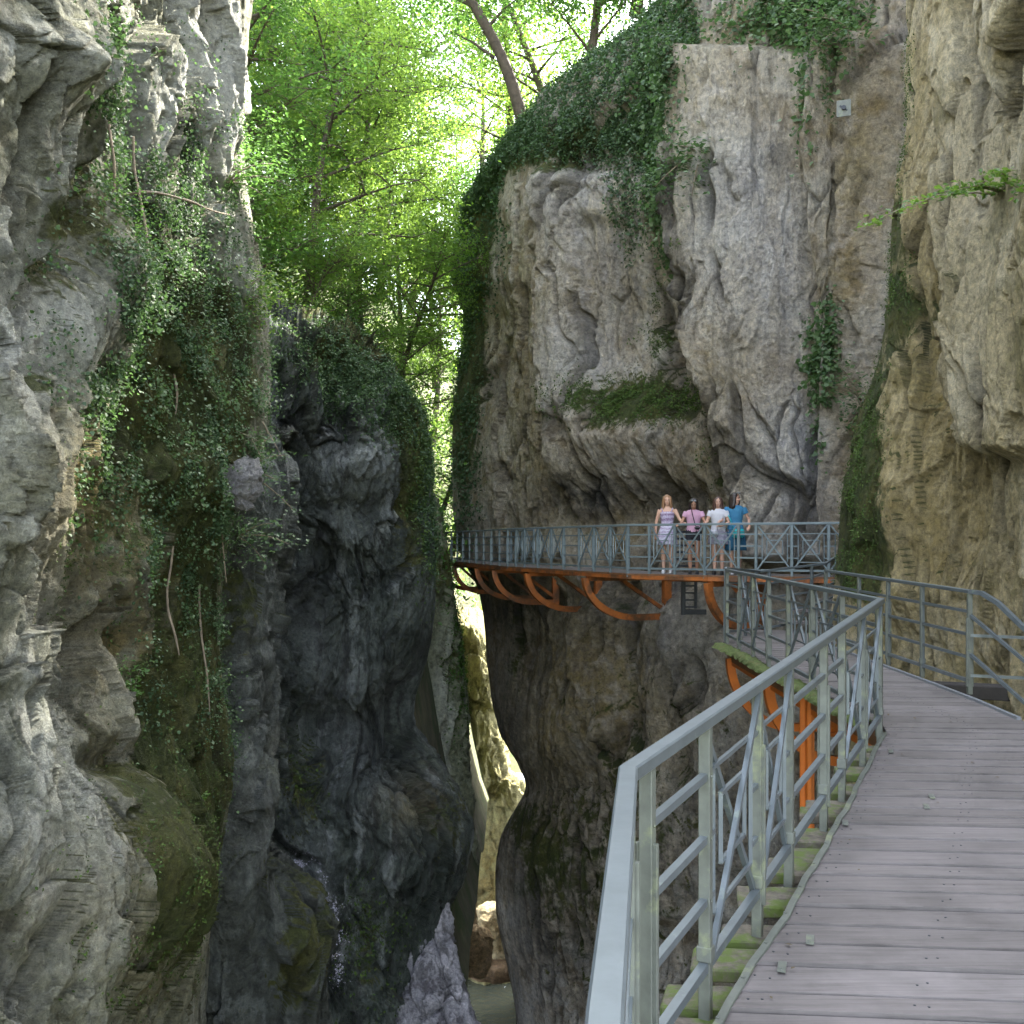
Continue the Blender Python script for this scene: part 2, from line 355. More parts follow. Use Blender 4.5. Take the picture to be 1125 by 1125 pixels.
# ---- dark promontory in the middle of the gorge
rows = []
rows.append([P(200,385,31),P(290,385,31),P(345,388,32),P(400,405,33),P(436,430,34),P(458,490,35),P(452,510,37)])
rows.append([P(200,352,22),P(292,362,22.4),P(345,368,23),P(400,392,23.7),P(438,445,24.4),P(460,496,25.4),P(452,505,31)])
for py, e, mid in ((430,455,0),(480,468,0),(560,474,.1),(620,477,.5),(740,474,.7),(790,474,.9),(850,490,.3),(905,514,0),(960,503,0),(1010,480,0),(1125,470,-.2)):
    f_ = (e-300)/175.0
    rows.append([P(190,py,20.5),P(290,py,21.6),P(300+45*f_,py,22.2+mid),P(300+98*f_,py,22.6+mid),P(300+140*f_,py,23.2+mid*.6),P(e,py,25.2 if py<1000 else 24),P(e-26,py,33)])
rows[2][5] = P(463,450,25.3); rows[2][6] = P(450,470,31)
rows.append(zrow(rows[-1], BOT))
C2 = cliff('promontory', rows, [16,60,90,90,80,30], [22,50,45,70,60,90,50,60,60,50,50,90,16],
  dict(big=.5, f1=.75, f2=.50, f3=.26, fine=.20, crack=.40, fs=.95, flute=.32, zs=.5, step=.5, k4=1.6),
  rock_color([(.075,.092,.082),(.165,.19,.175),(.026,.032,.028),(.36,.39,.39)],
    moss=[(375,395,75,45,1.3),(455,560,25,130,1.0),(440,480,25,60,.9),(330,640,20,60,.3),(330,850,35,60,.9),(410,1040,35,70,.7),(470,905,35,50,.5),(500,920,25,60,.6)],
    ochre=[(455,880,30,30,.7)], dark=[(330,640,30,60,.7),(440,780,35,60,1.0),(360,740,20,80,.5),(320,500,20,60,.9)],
    pale=[(390,505,50,30,.9),(385,560,40,40,.45),(390,790,30,70,.6),(440,880,35,35,.6),(310,640,10,90,.6),(335,970,22,50,.8),(350,1000,14,40,.5),(345,700,12,90,.6)], moss_base=.35, streak=.9,  # lowest pale blobs paint the wet glint into the rock colour
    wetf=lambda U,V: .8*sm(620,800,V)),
  M['rock'], 'dark wet rock promontory with ivy cap in the middle of the gorge', smooth_mask=lambda U,V: sm(600,720,V)*.42,
  bumps=[(395,505,40,26,.7),(390,560,60,14,-.5),(450,790,26,60,-1.1),(420,880,40,26,.5),(430,960,50,40,.6),(345,830,22,60,-.6),(330,640,9,90,-.6),(378,660,6,120,-.25)], quiet=[([(455,430),(466,470),(474,560),(477,640),(474,740),(505,850),(529,905),(516,960),(490,1010),(480,1125)],55,.12)],
  steps=[([(325,480),(340,520),(360,560)],.5,2,40,430,600)], seed=31)
# ---- mossy wall sliver behind the promontory
rows = []
for py, e in ((560,474),(640,490),(690,501),(740,508),(800,511),(850,506),(890,512),(960,500),(1125,476)):
    rows.append([P(430,py,34),P(462,py,34.5),P(e-16,py,35.5),P(e-6,py,36.5),P(e,py,39),P(e-22,py,46)])
rows.append(zrow(rows[-1], BOT)); rows.insert(0, [(x-1.5,y+3,z+.5) for x,y,z in rows[0]])
C2B = cliff('fluted_wall', rows, [20,44,30,20,20], [10,50,40,40,50,40,30,50,60,8],
  dict(big=.4, f1=.4, f2=.2, f3=.1, fine=.12, crack=.1, fs=.8, flute=.95),
  rock_color([(.30,.32,.20),(.44,.47,.33),(.14,.16,.08),(.66,.68,.56)], moss=[(495,700,25,100,.8),(470,620,20,50,.9)], pale=[(475,760,10,70,.9),(518,760,5,80,.9)], moss_base=.5, streak=.8),
  M['rock'], 'narrow fluted moss streaked wall behind the dark promontory', smooth_mask=lambda U,V: .8+U*0, seed=41, quiet=[([(486,560),(500,640),(507,690),(520,800),(524,880),(528,960),(500,1125)],30,.2)])
# ---- big pale cliff of the right bank
rows = []
L = [[(600,310,55),(640,260,52),(700,190,48),(760,90,44),(820,20,40),(880,-40,37),(960,-80,34),(1060,-120,30)],
     [(585,262,47),(560,205,42),(604,150,37.5),(662,78,33),(722,8,31),(772,-60,30),(850,-150,27),(935,-170,25),(1040,-200,22.5)]]
def R3(*t): return [P(*x) for x in t]
rows.append(R3((640,330,60),(620,300,58),(650,230,50),(700,140,46),(750,60,42),(800,-40,38),(860,-160,36),(950,-200,33),(1060,-260,30)))
rows.append(R3((570,262,50),(532,212,43),(575,138,37),(640,78,33),(715,18,31),(775,-80,29),(850,-260,27),(935,-300,25.5),(1040,-320,24)))
rows.append(R3((545,285,50),(511,236,42),(556,168,36),(625,146,31),(690,134,28.6),(752,70,26.8),(840,-40,25.2),(930,-60,24),(1020,-80,23)))
def c3(py, e, rec=0, low=0, e2=None):
    e2 = e2 or e+48
    return [P(e+45,py,52), P(e,py,42-low), P(e2,py,36.5-low*.6), P(max(610,e2+40),py,31.2+low*.1), P(690,py,28+rec), P(772,py,25.9+rec*.4), P(855,py,24.6), P(932,py,23.6), P(1020,py,22.4)]
for t in ((230,512,.2),(300,500,.5),(350,514,.9),(400,506,.8),(450,499,.5),(500,497,.5),(560,498,.9),(610,506,.6)): rows.append(c3(*t))
for t in ((650,524,.6,2),(730,531,.5,3),(800,547,.3,4),(842,571,.3,5,610),(868,578,.2,5,615),(925,549,.1,5),(1000,546,0,5),(1062,558,-.2,5),(1125,568,-.4,5)): rows.append(c3(*t))
rows.append(zrow(rows[-1], BOT))
rows = [r+[(19.0,25.0,r[-1][2])] for r in rows]
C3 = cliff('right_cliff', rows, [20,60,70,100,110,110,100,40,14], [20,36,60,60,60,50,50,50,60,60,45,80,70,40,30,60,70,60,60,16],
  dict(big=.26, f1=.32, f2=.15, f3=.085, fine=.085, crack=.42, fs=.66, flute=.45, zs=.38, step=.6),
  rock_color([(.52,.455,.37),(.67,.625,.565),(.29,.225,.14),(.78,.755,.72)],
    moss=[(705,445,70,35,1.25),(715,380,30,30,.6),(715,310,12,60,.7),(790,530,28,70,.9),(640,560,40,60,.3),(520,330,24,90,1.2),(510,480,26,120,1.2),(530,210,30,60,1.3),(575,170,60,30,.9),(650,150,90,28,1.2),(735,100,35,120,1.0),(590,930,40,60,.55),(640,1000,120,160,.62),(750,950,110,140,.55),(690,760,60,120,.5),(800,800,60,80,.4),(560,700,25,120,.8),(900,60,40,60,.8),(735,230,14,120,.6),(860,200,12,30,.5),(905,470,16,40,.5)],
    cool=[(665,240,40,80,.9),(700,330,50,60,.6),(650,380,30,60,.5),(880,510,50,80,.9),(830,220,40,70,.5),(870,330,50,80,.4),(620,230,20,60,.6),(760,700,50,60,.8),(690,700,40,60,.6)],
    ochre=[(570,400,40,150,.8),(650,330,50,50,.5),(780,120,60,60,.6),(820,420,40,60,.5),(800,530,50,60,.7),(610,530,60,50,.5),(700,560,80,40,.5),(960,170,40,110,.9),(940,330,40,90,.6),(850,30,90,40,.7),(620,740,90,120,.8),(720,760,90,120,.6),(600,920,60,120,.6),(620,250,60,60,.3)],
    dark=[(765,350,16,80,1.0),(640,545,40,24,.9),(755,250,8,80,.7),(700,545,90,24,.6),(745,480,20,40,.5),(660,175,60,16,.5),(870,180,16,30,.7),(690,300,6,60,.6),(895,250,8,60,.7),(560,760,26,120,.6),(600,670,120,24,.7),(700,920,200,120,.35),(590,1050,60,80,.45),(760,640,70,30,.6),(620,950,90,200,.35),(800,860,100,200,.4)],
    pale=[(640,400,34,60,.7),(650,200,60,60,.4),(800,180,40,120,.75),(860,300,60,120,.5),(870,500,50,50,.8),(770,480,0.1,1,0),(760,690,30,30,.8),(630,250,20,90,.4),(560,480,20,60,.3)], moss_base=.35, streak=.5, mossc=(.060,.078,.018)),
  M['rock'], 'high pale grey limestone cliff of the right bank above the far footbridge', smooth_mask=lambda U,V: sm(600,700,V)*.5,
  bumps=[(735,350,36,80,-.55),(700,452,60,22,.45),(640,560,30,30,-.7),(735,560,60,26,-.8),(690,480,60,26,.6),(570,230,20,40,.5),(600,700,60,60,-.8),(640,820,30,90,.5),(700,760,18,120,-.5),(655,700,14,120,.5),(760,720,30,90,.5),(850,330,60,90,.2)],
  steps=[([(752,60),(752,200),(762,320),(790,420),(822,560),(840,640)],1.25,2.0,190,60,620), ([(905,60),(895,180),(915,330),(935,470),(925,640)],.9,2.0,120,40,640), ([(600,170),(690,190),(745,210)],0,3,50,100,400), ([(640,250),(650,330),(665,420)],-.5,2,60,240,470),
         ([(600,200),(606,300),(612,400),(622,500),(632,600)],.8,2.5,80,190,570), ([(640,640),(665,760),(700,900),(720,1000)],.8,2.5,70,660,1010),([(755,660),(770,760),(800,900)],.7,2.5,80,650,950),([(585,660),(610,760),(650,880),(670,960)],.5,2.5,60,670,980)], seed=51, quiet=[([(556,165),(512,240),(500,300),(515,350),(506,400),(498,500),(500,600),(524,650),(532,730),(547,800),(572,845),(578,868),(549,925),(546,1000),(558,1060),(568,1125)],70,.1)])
# ---- yellowish buttress at the right edge
rows = []
for py, e in ((-320,1012),(0,1000),(150,998),(280,984),(400,970),(480,946),(560,936),(640,928),(720,922),(860,920)):
    rows.append([P(1060,py,22),P(e+8,py,17.6),P(e,py,16.2),P(e+34 if e>960 else e+40,py,15.0),P(1068,py,13.2),P(1108,py,12.1),P(1180,py,10.2),P(1420,py,6.9),W(5.6,1,(HY-py)/F*5),W(7.5,-2,(HY-py)/F*4)])
rows.append(zrow(rows[-1], BOT)); rows.insert(0, [(x+1.5,y+1.5,z+12) for x,y,z in rows[0]])
C4 = cliff('right_buttress', rows, [16,26,70,90,90,90,60,14,10], [30,70,90,80,80,60,60,60,60,50,20],
  dict(big=.30, f1=.30, f2=.17, f3=.055, fine=.05, crack=.14, fs=.95, zs=.5, step=.06, k4=.4, fo=3),
  rock_color([(.54,.445,.25),(.68,.585,.38),(.26,.22,.095),(.76,.69,.54)],
    moss=[(955,500,28,130,1.25),(945,610,34,70,.95),(985,330,26,90,1.0),(1000,610,60,70,.55),(1030,345,24,40,.9),(1040,420,16,60,.7),(1010,480,20,60,.5),(1080,620,30,50,.5),(1000,110,12,120,.6),(1085,310,10,25,.8),(985,240,20,40,.8)],
    ochre=[(1030,420,30,80,.9),(1010,560,60,90,.5),(1060,600,60,60,.45),(1000,200,30,80,.6),(1025,340,26,90,1.0),(1030,540,60,120,.7)],
    dark=[(1040,590,10,40,.4)], pale=[(1100,200,40,200,.5),(1090,430,40,60,.4)], moss_base=.35, streak=.3),
  M['rock_near'], 'ochre and grey rock buttress rising beside the near walkway on the right',
  bumps=[(1030,400,16,120,-.25),(985,560,30,60,.25),(1085,540,20,60,-.15),(1000,660,30,30,.2)],
  steps=[([(1050,-200),(1048,0),(1056,150),(1060,300),(1050,400),(1062,462),(1092,496),(1120,508),(1300,520)],.38,2.5,400,-300,498)], seed=61, quiet=[([(1000,0),(984,280),(946,480),(930,600),(922,800)],30,.5)])
# ---- rocks at the end of the gorge
rows = []
for py, e0, e1 in ((690,486,530),(720,484,540),(770,482,548),(820,480,553),(846,478,556),(862,478,574),(900,478,580),(960,478,580),(1030,478,580),(1072,478,580),(1110,478,580)):
    rows.append([P(e0-40,py,62),P(e0-4,py,55),P(e0+30,py,53),P(e1-12,py,53),P(e1,py,54),P(e1-4,py,62)])
rows.append(zrow(rows[-1], BOT)); rows.insert(0, [(x-.5,y+5,z+.5) for x,y,z in rows[0]])
C6 = cliff('gorge_end_rock', rows, [10,40,50,16,10], [8,24,40,40,26,16,30,50,50,30,26,4],
  dict(big=.5, f1=.6, f2=.25, f3=.12, fine=.14, crack=.3, fs=.5),
  rock_color([(.42,.39,.18),(.50,.46,.24),(.32,.29,.13),(.58,.53,.32)], moss=[(520,740,40,60,.5)], ochre=[(530,950,60,80,.8),(530,1040,60,50,.9)], moss_base=.2, streak=.3),
  M['rock_far'], 'ochre rock wall closing the end of the gorge in the distance', smooth_mask=lambda U,V: .5+U*0, seed=71)
# ------------------------------------------------------------------ single rocks
def boulder(name, c, s, seed, pal, label, m='rock', sub=6, moss=.2, wet=0, rot=0, amp=.35, group=None):
    bm = bmesh.new(); bmesh.ops.create_icosphere(bm, subdivisions=sub, radius=1)
    me = bpy.data.meshes.new(name); bm.to_mesh(me); bm.free()
    n = len(me.vertices); v = np.zeros(n*3, np.float32); me.vertices.foreach_get('co', v); v = v.reshape(-1,3).astype(float)
    nrm = v.copy(); v = np.sign(v)*np.abs(v)**.8
    w = v*np.array(s); v1, f1, e1 = cells(w*.8/max(s)*2+seed, seed); v2, f2, _ = cells(w*2.2/max(s)*2+seed, seed+1)
    k = min(s)
    h = k*amp*((v1-.5)*.5+f1*.6+.35*((v2-.5)*.5+f2*.6)) + k*.10*fbm(w*3/max(s)+seed, 4, seed+2)
    w = w+nrm*h[:,None]
    ca, sa = math.cos(rot), math.sin(rot)
    x = w[:,0]*ca-w[:,2]*sa; z = w[:,0]*sa+w[:,2]*ca; w[:,0] = x; w[:,2] = z
    me.vertices.foreach_set('co', w.astype(np.float32).ravel()); me.polygons.foreach_set('use_smooth', np.ones(len(me.polygons), bool)); me.update()
    a = fbm(w*1.2+seed, 4, seed+4, .6); b = fbm(w*3+seed, 3, seed+5)
    col = np.tile(np.array(pal[0]), (n,1)).astype(float); col = lerp(col, pal[1], sm(-.1,.4,a+.3*b)); col = lerp(col, pal[2], sm(0,.5,-a+.3*b))
    mk = np.clip(sm(.2,.9,nrm[:,2]+.5*a)*moss*2,0,1); col = lerp(col, (.05,.065,.015), mk)
    c4 = np.ones((n,4), np.float32); c4[:,:3] = np.clip(col,.004,.9)
    me.color_attributes.new('Col','FLOAT_COLOR','POINT').data.foreach_set('color', c4.ravel())
    me.attributes.new('Wet','FLOAT','POINT').data.foreach_set('value', (np.full(n,wet)*(1-mk)).astype(np.float32))
    o = link_mesh(name, me, M[m]); o.location = c; tag(o, label, 'rock', group); return o
WATER = -23.2
rows = []
for py, l, e, dd in ((985,476,489,24.2),(1010,446,494,23.9),(1050,434,502,23.4),(1090,432,512,22.9),(1125,430,523,22.5),(1200,425,548,21.8)):
    rows.append([P(l-14,py+8,26.5),P(l,py+4,dd+.7),P(l+(e-l)*.35,py,dd+.1),P(l+(e-l)*.75,py,dd),P(e,py,dd+.4),P(e-12,py,dd+3)])
rows.append(zrow(rows[-1], BOT)); rows.insert(0, [(x,y+1.5,z+.2) for x,y,z in rows[0]])
cliff('wet_slab', rows, [10,30,50,40,12], [10,40,60,60,50,60,10], dict(big=.15, f1=.16, f2=.12, f3=.06, fine=.10, crack=.15, fs=1.5, flute=.15, zs=.5, step=.3),
  rock_color([(.46,.45,.50),(.64,.62,.68),(.16,.15,.17),(.72,.70,.76)], moss=[(440,1080,8,40,.6)], moss_base=.05, streak=.8, wetf=lambda U,V: .7+U*0), M['rock_near'], 'wet slab, its sky reflection painted as pale lilac, at the foot of the dark promontory', smooth_mask=lambda U,V: .3+U*0, seed=81)  # lilac palette carries the sky reflection of the wet rock
boulder('boulder', P(514,1045,45), (1.1,1.0,1.1), 8, [(.62,.44,.24),(.70,.52,.31),(.42,.29,.15)], 'rounded orange brown boulder standing in the river beyond the gorge', 'rock', 6, 0, .1, 0, .22)
boulder('boulder', P(505,1010,47), (.9,.9,1.9), 9, [(.50,.38,.20),(.60,.46,.26),(.34,.25,.13)], 'upright ochre rock leaning behind the rounded river boulder', 'rock', 6, .1, 0, 0, .25)
boulder('boulder', P(545,1030,50), (1.6,1.2,1.7), 12, [(.55,.46,.28),(.66,.56,.36),(.36,.29,.17)], 'broad flat topped ochre block at the end of the gorge', 'rock', 6, .05, 0, 0, .25)
boulder('boulder', P(542,1066,48.5), (1.3,.8,.45), 14, [(.36,.23,.13),(.44,.30,.17),(.22,.15,.08)], 'low brown rock at the water line under the flat topped block', 'rock', 5, 0, .2, 0, .25)
boulder('boulder', P(256,530,14.6), (.40,.35,.36), 18, [(.33,.32,.33),(.42,.41,.42),(.2,.2,.2)], 'pale grey rock jutting out of the ivy on the left cliff', 'rock_near', 6, .1, 0, 0, .55)
boulder('boulder', P(230,528,14.2), (.22,.25,.26), 19, [(.33,.32,.33),(.42,.41,.42),(.2,.2,.2)], 'small grey rock left of the pale rock jutting from the ivy', 'rock_near', 5, .1, 0, 0, .5)
# ------------------------------------------------------------------ river and far ground
me = np_mesh('river', [(-40,-20,WATER),(60,-20,WATER),(60,140,WATER),(-40,140,WATER)], [(0,1,2,3)])
m, nt, b = mat('river_water'); b.inputs['Base Color'].default_value = (.045,.05,.038,1); b.inputs['Roughness'].default_value = .08
tc = nd(nt,'ShaderNodeTexCoord'); n = nd(nt,'ShaderNodeTexNoise',Scale=2.2,Detail=4); nt.links.new(tc.outputs['Object'],n.inputs['Vector'])
bp = nd(nt,'ShaderNodeBump',Strength=.6,Distance=.12); nt.links.new(n.outputs[0],bp.inputs['Height']); nt.links.new(bp.outputs[0],b.inputs['Normal'])
tag(link_mesh('river', me, m), 'dark green river water at the bottom of the gorge', 'river', kind='structure')
def ground_grid(name, x0, x1, y0, y1, nx, ny, zf, m, label, cat='terrain'):
    X, Y = np.meshgrid(np.linspace(x0,x1,nx), np.linspace(y0,y1,ny)); Z = zf(X, Y)
    idx = np.arange(nx*ny).reshape(ny,nx); f = np.stack([idx[:-1,:-1],idx[:-1,1:],idx[1:,1:],idx[1:,:-1]],-1).reshape(-1,4)
    p = np.stack([X,Y,Z],-1).reshape(-1,3)
    o = link_mesh(name, np_mesh(name, p, f), m); tag(o, label, cat, kind='structure'); return p
M['soil'] = simple('forest_floor', (.10,.095,.05), .95, 0, .45, 1.4, .1, (.05,.075,.02), .5)
M['gravel'] = simple('gravel', (.42,.41,.40), .8, 0, .4, 9, .03)
g = ground_grid('gravel_bank', -4, 1.6, 40, 62, 60, 120, lambda X,Y: WATER-.25+.32*np.clip(perlin(np.stack([X*.35,Y*.22,X*0],-1).reshape(-1,3),3).reshape(X.shape)+.35,0,1)+.08*perlin(np.stack([X*4,Y*4,X*0],-1).reshape(-1,3),4).reshape(X.shape)*(X>-9), M['gravel'], 'pale gravel bank breaking the river surface', 'gravel')
def zhill(X, Y):
    p = np.stack([X*.06,Y*.06,X*0],-1).reshape(-1,3)
    n = fbm(p,4,77).reshape(X.shape)
    axis = -2+(Y-60)*.1
    side = np.abs(X-axis)
    return np.maximum(-14+(Y-60)*.42+np.clip(side-4,0,60)*.9+6*n, -24.5)
HP = ground_grid('hillside', -60, 70, 58, 130, 130, 110, zhill, M['soil'], 'wooded hillside rising beyond the end of the gorge')
# plateau on the left bank behind the promontory and the foreground cliff
def zleft(X, Y):
    n = fbm(np.stack([X*.15,Y*.15,X*0],-1).reshape(-1,3),4,78).reshape(X.shape)
    return 2.6+(-X-4)*.9+1.2*n-1.0*np.clip((Y-34)/10,0,3)-12*sm(-4.5,-1.0,X)*1.0
HL = ground_grid('left_bank_slope', -45, -1.2, 26.5, 62, 110, 90, zleft, M['soil'], 'steep wooded slope above the left bank')
def zfloor(X, Y): return np.where(Y<0, -25.5, -25.5)+X*0
ground_grid('ground', -300, 300, -300, 400, 40, 40, lambda X,Y: -26+X*0, M['soil'], 'forest floor far around the gorge', 'ground')
# ------------------------------------------------------------------ leaves
def leaf_mesh(name, pos, nrm, size, seed=0, shape='oval', jitter=1.0, droop=.3):
    r = np.random.default_rng(seed); n = len(pos)
    nn = nrm+jitter*r.normal(size=(n,3))*.5; nn /= np.linalg.norm(nn,axis=1)[:,None]
    t = r.normal(size=(n,3)); t[:,2] -= droop*2; t -= (t*nn).sum(1)[:,None]*nn; t /= np.linalg.norm(t,axis=1)[:,None]
    b = np.cross(nn, t); s = (size*r.uniform(.35,1.45,n))[:,None] if np.ndim(size) else (size*r.uniform(.35,1.45,n))[:,None]
    if shape == 'oval':
        pts = [-.5*t, -.05*t+.30*b+.06*nn, .5*t-.05*nn, -.05*t-.30*b+.06*nn]
    else:
        pts = [-.45*t, -.25*t+.42*b+.05*nn, .15*t+.33*b+.05*nn, .55*t-.05*nn, .15*t-.33*b+.05*nn, -.25*t-.42*b+.05*nn]
    k = len(pts); v = np.stack([pos+s*q for q in pts],1).reshape(-1,3)
    f = np.arange(n*k).reshape(n,k)
    return np_mesh(name, v, f, False)
def scatter(cl, dens, n, size, name, m, label, seed=0, off=(.02,.25), shape='oval', noise=1.2, thr=-.05, up=.5, kind='stuff', cat='ivy', droop=.5, hang=0):
    r = np.random.default_rng(seed)
    w = np.clip(dens(cl.U, cl.V), 0, None)
    w = w*sm(thr, thr+.25, fbm(cl.q*noise, 3, seed+500)); w = np.where(w>.02, w, 0)
    # weight by vertex area is near even, so weights are enough
    idx = r.choice(len(w), n, p=w/w.sum())
    pos = cl.q[idx]+cl.n[idx]*r.uniform(off[0],off[1],n)[:,None]*np.abs(fbm(cl.q[idx]*2.1,2,seed+600))[:,None]*2.2+r.normal(size=(n,3))*.03
    if hang: pos[:,2] -= r.uniform(0,hang,n)**2/hang
    nr = cl.n[idx]*(1-up)+np.array([0,0,1.])*up
    o = link_mesh(name, leaf_mesh(name, pos, nr, size, seed, shape, 1.0, droop), m)
    tag(o, label, cat, kind=kind); return o
ivL = [(110,130,40,90,.5),(120,310,55,150,1.0),(170,380,70,170,1.0),(205,250,45,140,.7),(215,560,22,150,.7),(262,420,36,120,.7),(95,60,40,70,.5),(150,700,12,120,.25),(225,700,14,120,.5),(60,40,30,40,.2)]
scatter(C1, lambda U,V: blob(U,V,ivL)*(U>15), 52000, .036, 'ivy_cover', M['ivy'], 'dark ivy carpet climbing the left cliff', 1, (.02,.26), 'ivy', 1.7, -.05, .45)
scatter(C1, lambda U,V: blob(U,V,ivL)*(U>15), 15000, .040, 'ivy_cover', M['ivy_l'], 'glossy paler ivy shoots over the left cliff carpet', 2, (.10,.5), 'ivy', 1.9, .0, .6)
scatter(C1, lambda U,V: blob(U,V,[(120,1000,60,110,1),(190,850,35,150,.8),(100,560,60,100,.3),(130,640,40,100,.3)])*(U>0), 16000, .030, 'moss_cover', M['moss_leaf'], 'low brown green moss on the lower left cliff', 3, (.0,.05), 'oval', 2.2, -.1, .4, cat='moss')
scatter(C2, lambda U,V: blob(U,V,[(372,388,62,38,1.1),(430,440,34,36,.8),(410,425,40,26,.4)])+.5*np.exp(-((U-(470-.0*V))/9)**2)*sm(440,480,V)*sm(660,560,V), 75000, .045, 'ivy_cover', M['ivy'], 'dense dark ivy cap on the promontory', 4, (.01,.16), 'ivy', .8, -.5, .5)
scatter(C2, lambda U,V: blob(U,V,[(464,520,12,90,1),(440,440,20,40,.5),(330,860,20,50,.3),(400,1040,40,60,.25)]), 9000, .07, 'moss_cover', M['moss_leaf'], 'bright moss along the right edge of the promontory', 5, (.0,.12), 'oval', 1.2, -.3, .5, cat='moss')
def ridge(U,V):
    rid = np.interp(U, [500,512,556,625,690,752,800], [330,235,165,146,140,110,60])
    return sm(rid+28,rid-8,V)*(U<770)*(V>-150)*(U>500)
scatter(C3, lambda U,V: ridge(U,V)+blob(U,V,[(640,165,60,18,.35),(735,130,24,90,.6),(690,200,14,60,.25)]), 95000, .075, 'ivy_cover', M['ivy'], 'thick dark ivy mantle over the crest of the right cliff', 6, (.02,.45), 'ivy', .6, -.6, .5)
scatter(C3, lambda U,V: blob(U,V,[(735,110,26,70,1),(700,60,40,40,.4),(742,200,8,70,.6),(900,20,70,34,1),(865,10,60,30,.8),(905,90,14,60,.6),(935,60,16,60,.5)]), 12000, .12, 'ivy_cover', M['ivy_l'], 'light green hanging creepers at the top of the right cliff', 7, (.1,.7), 'ivy', 1.0, -.2, .6, hang=.8)
scatter(C3, lambda U,V: blob(U,V,[(515,290,20,50,1),(508,350,14,60,.8),(512,480,16,110,.7),(545,220,22,50,.6)]), 12000, .11, 'ivy_cover', M['ivy'], 'ivy on the far left edge of the right cliff', 8, (.02,.35), 'ivy', .7, -.3, .5)
scatter(C3, lambda U,V: blob(U,V,[(700,440,55,18,1),(715,375,22,14,.35),(715,300,6,50,.3),(760,275,20,5,.3),(785,525,12,50,.12)]), 9000, .065, 'moss_cover', M['moss_leaf'], 'dark moss patch on the bulge above the far footbridge', 9, (.0,.14), 'oval', 1.4, -.2, .5, cat='moss')
scatter(C3, lambda U,V: blob(U,V,[(905,395,18,20,.5),(930,430,16,50,1),(945,390,12,40,.6)]), 2600, .11, 'creeper', M['ivy_l'], 'creeper in the corner between the right cliff and the buttress', 10, (.1,.6), 'ivy', 1.2, -.2, .6)
scatter(C4, lambda U,V: blob(U,V,[(955,500,18,110,1),(985,300,14,60,.8),(940,600,16,50,.5),(998,120,8,110,.5)]), 12000, .035, 'moss_cover', M['moss_leaf'], 'moss down the left edge of the ochre buttress', 11, (.0,.10), 'oval', 1.6, -.2, .4, cat='moss')
scatter(C2B, lambda U,V: blob(U,V,[(484,600,12,50,1),(495,720,14,70,.5)]), 5000, .09, 'moss_cover', M['leaf_b'], 'bright green growth on the fluted wall beside the footbridge', 12, (.0,.35), 'oval', 1.0, -.4, .5, cat='moss')
M['glint'] = simple('painted_glint', (.62,.60,.72), .12, 0, .2, 30)  # pale lilac flecks stand in for glints on the wet rock
def glint_band(U,V):
    c = np.interp(V, [930,960,1000,1040,1080], [316,330,345,356,366]); wd = np.interp(V,[930,980,1080],[14,20,12])
    return np.exp(-((U-c)/wd)**2)*sm(925,945,V)*sm(1085,1050,V)
scatter(C2, glint_band, 5200, .034, 'glint_flecks', M['glint'], 'pale flecks painted as glints of a water trickle over the dark rocks left of the promontory foot', 14, (.0,.012), 'oval', 3.2, -.05, .2, cat='water')
# ground-cover foliage on slopes
def slope_leaves(p, n, size, name, m, label, seed, hgt=2.2, mask=None):
    r = np.random.default_rng(seed); q = p if mask is None else p[mask(p)]
    c = q[r.integers(0,len(q),n//60)]; k = r.integers(0,len(c),n)
    pos = c[k]+r.normal(size=(n,3))*np.array([.8,.8,.6])+np.array([0,0,1])*r.uniform(0,hgt,n)[:,None]
    nr = np.tile(np.array([0.,-.3,.8]),(n,1))
    o = link_mesh(name, leaf_mesh(name, pos, nr, size, seed), m); tag(o, label, 'undergrowth', kind='stuff'); return o
slope_leaves(HP, 60000, .32, 'undergrowth', M['leaf_a'], 'sunlit green scrub covering the hillside beyond the gorge', 21, 4.0, lambda p: (p[:,1]<112)&(np.abs(p[:,0])<45)&(p[:,2]>-8))
slope_leaves(HL, 40000, .17, 'undergrowth', M['leaf_b'], 'green scrub covering the left bank slope', 22, 1.8, lambda p: (p[:,0]>-20)&(p[:,0]<-3)&(p[:,1]<50))
